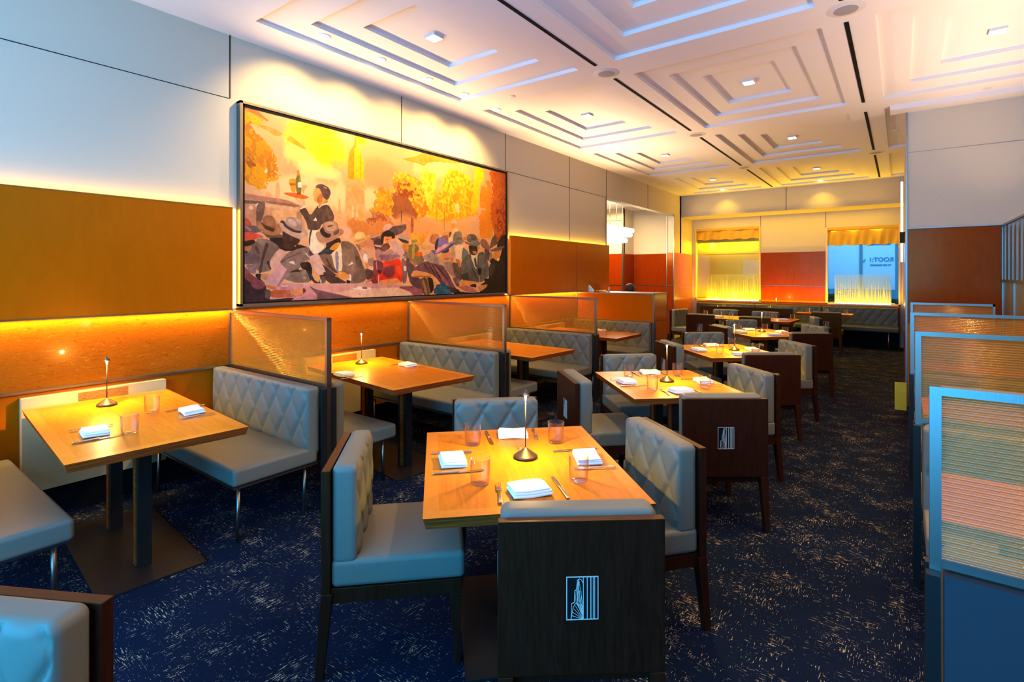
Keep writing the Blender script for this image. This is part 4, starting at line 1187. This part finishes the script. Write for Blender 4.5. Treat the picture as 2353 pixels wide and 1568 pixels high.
# service counter behind the farthest booth
ct = empty('service_counter', (-3.775, 8.18, 0)); tag(ct, 'glossy orange-brown counter block behind the farthest booth divider', 'counter')
MB().box(-.66, .655, -.30, .32, .0, 1.27).build('body', M['lacquer'], ct, bevel=.003)
MB().box(-.67, .665, -.305, .325, 1.2705, 1.29).build('counter_top', M['metal'], ct)
MB().box(.656, .660, -.30, .32, .84, .845).build('seam', M['metal_dark'], ct)
o = MB().soft((0, 0, .035), (.016, .016, .034), .012, (2, 2, 2)).lathe([(.011, .068), (.012, .085), (0, .088)], n=16).build('salt_shaker', M['steel'], loc=(-3.90, 7.95, 1.29)); tag(o, 'small silver shaker standing on the service counter', 'shaker')
o = MB().add([(0, 0, 0), (.09, 0, 0), (.10, .03, .02), (.035, .02, .10), (.0, .01, .12), (.05, .05, 0), (0, .05, 0)], [(0, 1, 4), (1, 3, 4), (1, 2, 3), (2, 5, 3), (5, 6, 3), (6, 4, 3), (6, 0, 4), (0, 6, 5, 2, 1)], 0, False).build('standing_napkin', M['linen'], loc=(-4.30, 7.98, 1.2905)); tag(o, 'white napkin standing at the wall end of the service counter', 'napkin')

# person seated behind the counter (only the hair shows)
def person():
    bm = bmesh.new(); dl = bm.verts.layers.skin.verify()
    J = {'pelvis': ((0, 0, .62), .13), 'spine': ((0, -.02, .80), .125), 'chest': ((0, -.05, .98), .135), 'neck': ((0, -.06, 1.12), .055), 'head0': ((0, -.07, 1.18), .07), 'head': ((0, -.08, 1.27), .085),
         'ls': ((-.17, -.05, 1.03), .055), 'le': ((-.20, -.10, .80), .042), 'lw': ((-.12, -.30, .82), .03), 'rs': ((.17, -.05, 1.03), .055), 're': ((.20, -.10, .80), .042), 'rw': ((.12, -.30, .82), .03),
         'lh': ((-.09, 0, .58), .085), 'lk': ((-.11, -.40, .56), .06), 'la': ((-.11, -.40, .10), .04), 'lt': ((-.11, -.52, .05), .035), 'rh': ((.09, 0, .58), .085), 'rk': ((.11, -.40, .56), .06), 'ra': ((.11, -.40, .10), .04), 'rt': ((.11, -.52, .05), .035)}
    V = {}
    for k, (p, r) in J.items(): v = bm.verts.new(p); v[dl].radius = (r, r * .85); V[k] = v
    V['pelvis'][dl].use_root = True
    for a, b in (('pelvis', 'spine'), ('spine', 'chest'), ('chest', 'neck'), ('neck', 'head0'), ('head0', 'head'), ('chest', 'ls'), ('ls', 'le'), ('le', 'lw'), ('chest', 'rs'), ('rs', 're'), ('re', 'rw'),
                 ('pelvis', 'lh'), ('lh', 'lk'), ('lk', 'la'), ('la', 'lt'), ('pelvis', 'rh'), ('rh', 'rk'), ('rk', 'ra'), ('ra', 'rt')): bm.edges.new((V[a], V[b]))
    me = bpy.data.meshes.new('person'); bm.to_mesh(me); bm.free(); me.materials.append(M['cloth'])
    o = bpy.data.objects.new('person', me); COL.objects.link(o)
    o.modifiers.new('s', 'SKIN').use_smooth_shade = True; ss = o.modifiers.new('ss', 'SUBSURF'); ss.levels = 2; ss.render_levels = 2
    o.location = (-4.05, 9.12, .0); o.rotation_euler = (0, 0, R(200))
    tag(o, 'person with short black hair seated behind the service counter', 'person')
    h = MB().soft((0, -.075, 1.325), (.092, .10, .095), .085, (6, 6, 6)); h.build('hair', M['hair'], o)
    st = empty('counter_stool', (-4.05, 9.12, 0)); tag(st, 'low stool the person behind the service counter sits on', 'stool')
    MB().lathe([(0, .44), (.17, .44), (.18, .46), (.17, .48), (0, .485)], n=24).build('seat', M['leather_dark'], st)
    for a in range(4): MB().tube((.16 * math.cos(a * 1.57), .16 * math.sin(a * 1.57), 0), (.12 * math.cos(a * 1.57), .12 * math.sin(a * 1.57), .44), .012).build('leg', M['metal'], st)
person()

# pendant lamp in the side room
pd = empty('pendant_lamp', (-5.25, 10.9, 2.35)); tag(pd, 'stacked white glass pendant lamp glowing in the side room', 'pendant lamp')
for z, hy, hx in ((.27, .72, .22), (.17, .66, .20), (.03, .50, .15)):
    MB().soft((0, 0, z), (hx, hy, .052), .045, (4, 8, 2)).build('glass_tier', M['opal'], pd)
MB().box(-.10, .10, -.5, .5, .325, .335).box(-.02, .02, -.3, .3, .225, .23).build('bracket', M['metal'], pd)
for y in (-.5, -.15, .2, .5): MB().tube((0, y, .335), (0, y, .95), .006).build('rod', M['metal'], pd)
l = bpy.data.lights.new('pendant_light', 'POINT'); l.energy = 40; l.color = (1, .80, .5); l.shadow_soft_size = .2
o = bpy.data.objects.new('pendant_light', l); COL.objects.link(o); o.location = (-5.25, 10.9, 2.2)

# ------------------------------------------------------------------ right booths
RY = [1.745, 3.38, 5.07, 6.90]
rdn = ['nearest the camera', 'second from the camera', 'third from the camera', 'farthest, before the red panel']
rdiv = make_divider('aisle_divider', .80)
for k, y in enumerate(RY):
    o = rdiv if k == 0 else copy_tree(rdiv); o.location = (XP + .80 if k < 3 else XP + .68, y, 0); o.rotation_euler = (0, 0, math.pi)
    if k == 3: o.scale = (.82, 1, 1)
    tag(o, 'ribbed amber divider right of the aisle, ' + rdn[k], 'divider', 'right booth dividers')
rb = make_bench('aisle_bench', .80, .42)
used_rb = False
for k in range(3):
    for side in (0, 1):
        o = copy_tree(rb) if used_rb else rb; used_rb = True
        if side: o.location = (XP + .03 + .80, RY[k] + .022, 0); o.rotation_euler = (0, 0, math.pi)
        else: o.location = (XP + .03, RY[k + 1] - .022, 0)
        tag(o, 'grey bench right of the aisle, %s divider %s' % ('behind the' if side else 'in front of the', rdn[k] if side else rdn[k + 1]), 'bench', 'right booth benches')
    t = copy_tree(btab); t.scale = (.55, .72, 1); t.location = (XP + .44, (RY[k] + RY[k + 1]) / 2, 0); t.rotation_euler = (0, 0, 0)
    tag(t, 'wood table between right booth benches, ' + ('nearest', 'middle', 'farthest')[k] + ' of three', 'table', 'right booth tables')
bp = MB().box(0, .80, -.012, .012, .10, .825).build('bench_back_panel', M['navy'], loc=(XP + .028, RY[0] - .034, 0))
tag(bp, 'plain padded back panel below the nearest right divider', 'panel')
MB().box(0, .8, -.010, .010, .0, .0999).build('kick_plate', M['metal_dark'], bp)
o = MB().box(-.055, .055, -.012, .012, .0, .32, rz=.12).build('floor_panel', M['yellow'], loc=(.0, 7.62, 0)); tag(o, 'yellow upright panel on the carpet at the wall corner', 'panel')
sc2 = empty('wall_sconce', (XP - .02, 9.6, 2.05)); tag(sc2, 'slim lit metal sconce on the right aisle wall', 'wall light')
MB().box(-.05, .018, -.04, .04, 0, .16).build('bracket', M['darkwood'], sc2)
MB().tube((-.025, 0, -.28), (-.025, 0, -.005), .014).build('lower_tube', M['opal'], sc2); MB().tube((-.025, 0, .165), (-.025, 0, .9), .014).build('upper_tube', M['opal'], sc2)

for y in (2.5, 4.2, 5.9): spot('right_booth_fill', (.62, y, ZC - .03), (.55, y, .5), 70, (1, .58, .12), 60, .8)  # amber fill spots added over the right booths, without fittings
# ------------------------------------------------------------------ far dining area
fb = empty('far_banquette', (-4.30, 13.98, 0)); tag(fb, 'long dark green banquette running along the far wall', 'banquette')
n = 3; Lb = 4.28
for k in range(n):
    h = Lb / n / 2
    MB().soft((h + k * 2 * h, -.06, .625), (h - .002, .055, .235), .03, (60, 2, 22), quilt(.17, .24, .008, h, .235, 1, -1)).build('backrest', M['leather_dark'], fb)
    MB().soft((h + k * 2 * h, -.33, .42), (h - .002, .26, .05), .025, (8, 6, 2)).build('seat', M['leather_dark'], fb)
for k in range(5): MB().tube((.1 + k * 1.0, -.55, 0), (.1 + k * 1.0, -.55, .37), .014).build('leg', M['metal'], fb)
MB().box(0, Lb, -.02, .02, 0, .37).build('plinth', M['black'], fb)
lg = empty('fluted_ledge', (-4.30, 14.06, .862)); tag(lg, 'fluted wooden ledge on top of the far banquette', 'ledge')
g = MB().box(0, Lb, -.07, .07, .012, .035)
for k in range(150): g.box(k * .0285, k * .0285 + .016, -.076, -.07, -.02, .034)
g.build('ledge_top', M['lacquer'], lg)
MB().box(0, Lb, -.045, .07, -.86, .0115).build('ledge_panel', M['black'], lg)
# long far table with chairs
ft = make_table('far_table', 1.86, .84, plate=(1.3, .5), cols_=((-.5, 0), (.5, 0))); ft.location = (-2.46, 10.72, 0); ft.rotation_euler = (0, 0, R(-4))
tag(ft, 'long wood table beyond the centre row', 'table')
chair(-3.08, 10.15, 0, 1, 'dark-backed chair at left near side of the long far table', 'far chairs'); chair(-2.10, 10.10, -.05, 1, 'dark-backed chair at right near side of the long far table', 'far chairs')
chair(-3.05, 11.95, 0, -1, 'chair facing the camera at left far side of the long far table', 'far chairs'); chair(-2.22, 11.75, 0, -1, 'chair facing the camera at right far side of the long far table', 'far chairs')
chair(-3.97, 11.45, .95, -.3, 'chair beside the left wall pillar facing the long far table', 'far chairs')
chair(-1.20, 12.2, 0, 1, 'dark-backed chair with emblem before the banquette on the right', 'far chairs'); chair(-1.15, 10.75, -.95, -.25, 'chair right of the long far table seen from the side', 'far chairs')
sb = empty('partition_bench', (-3.85, 12.72, 0)); tag(sb, 'long dark bench back in front of the far banquette', 'bench')
MB().box(0, 1.98, -.03, .0, .10, .845).build('back_panel', M['darkwood'], sb); MB().soft((.99, .05, .62), (.99, .05, .22), .03, (40, 2, 12)).build('backrest', M['leather_dark'], sb)
MB().soft((.99, .28, .40), (.99, .24, .05), .02, (8, 4, 2)).build('seat', M['leather_dark'], sb)
for x in (.05, 1.93):
    for y in (0, .45): MB().box(x - .02, x + .02, y - .02, y + .02, 0, .35).build('leg', M['darkwood'], sb)
ft2 = make_table('banquette_table', .72, .62, plate=(.45, .45), cols_=((0, 0),))
for k, x in enumerate((-3.5, -2.5, -1.50, -.98)):
    if k == 3: continue
    t = ft2 if k == 0 else copy_tree(ft2); t.location = (x if k < 2 else -1.25, 13.42 if k < 2 else 12.98, 0)
    if k == 2: t.scale = (1.45, .8, 1); t.location = (-1.32, 13.05, 0)
    tag(t, 'small table before the far banquette, ' + ('left', 'middle', 'right')[k], 'table', 'banquette tables')
random.seed(9)
def gl(x, y, s): put(GL, x, y, TZ, 0, 'clear tumbler on ' + s, 'glass', 'far tumblers')
for (x, y, s) in ((-3.20, 10.95, 'the long far table, near its left end'), (-2.95, 11.05, 'the long far table behind the left napkin'), (-2.62, 10.60, 'the long far table, left of its middle'), (-2.05, 10.98, 'the long far table, right of its middle'), (-1.85, 10.5, 'the long far table near its right corner'),
                  (-1.60, 10.82, 'the long far table at its right end'), (-1.62, 13.0, 'the right banquette table, left end'), (-1.28, 13.1, 'the right banquette table, middle'), (-.92, 12.98, 'the right banquette table, right end'), (-2.45, 13.3, 'the middle banquette table'), (-3.45, 13.3, 'the left banquette table')):
    gl(x, y, s)
for (x, y, r, s) in ((-2.85, 10.62, 5, 'left'), (-2.3, 10.55, -8, 'middle'), (-1.72, 10.66, 12, 'right')):
    put(NP, x, y, TZ, R(r), 'folded white napkin on the long far table, ' + s, 'napkin', 'far napkins')
lamp(-3.62, 13.3, 'left banquette table', 2); lamp(-2.3, 13.3, 'middle banquette table', 2)
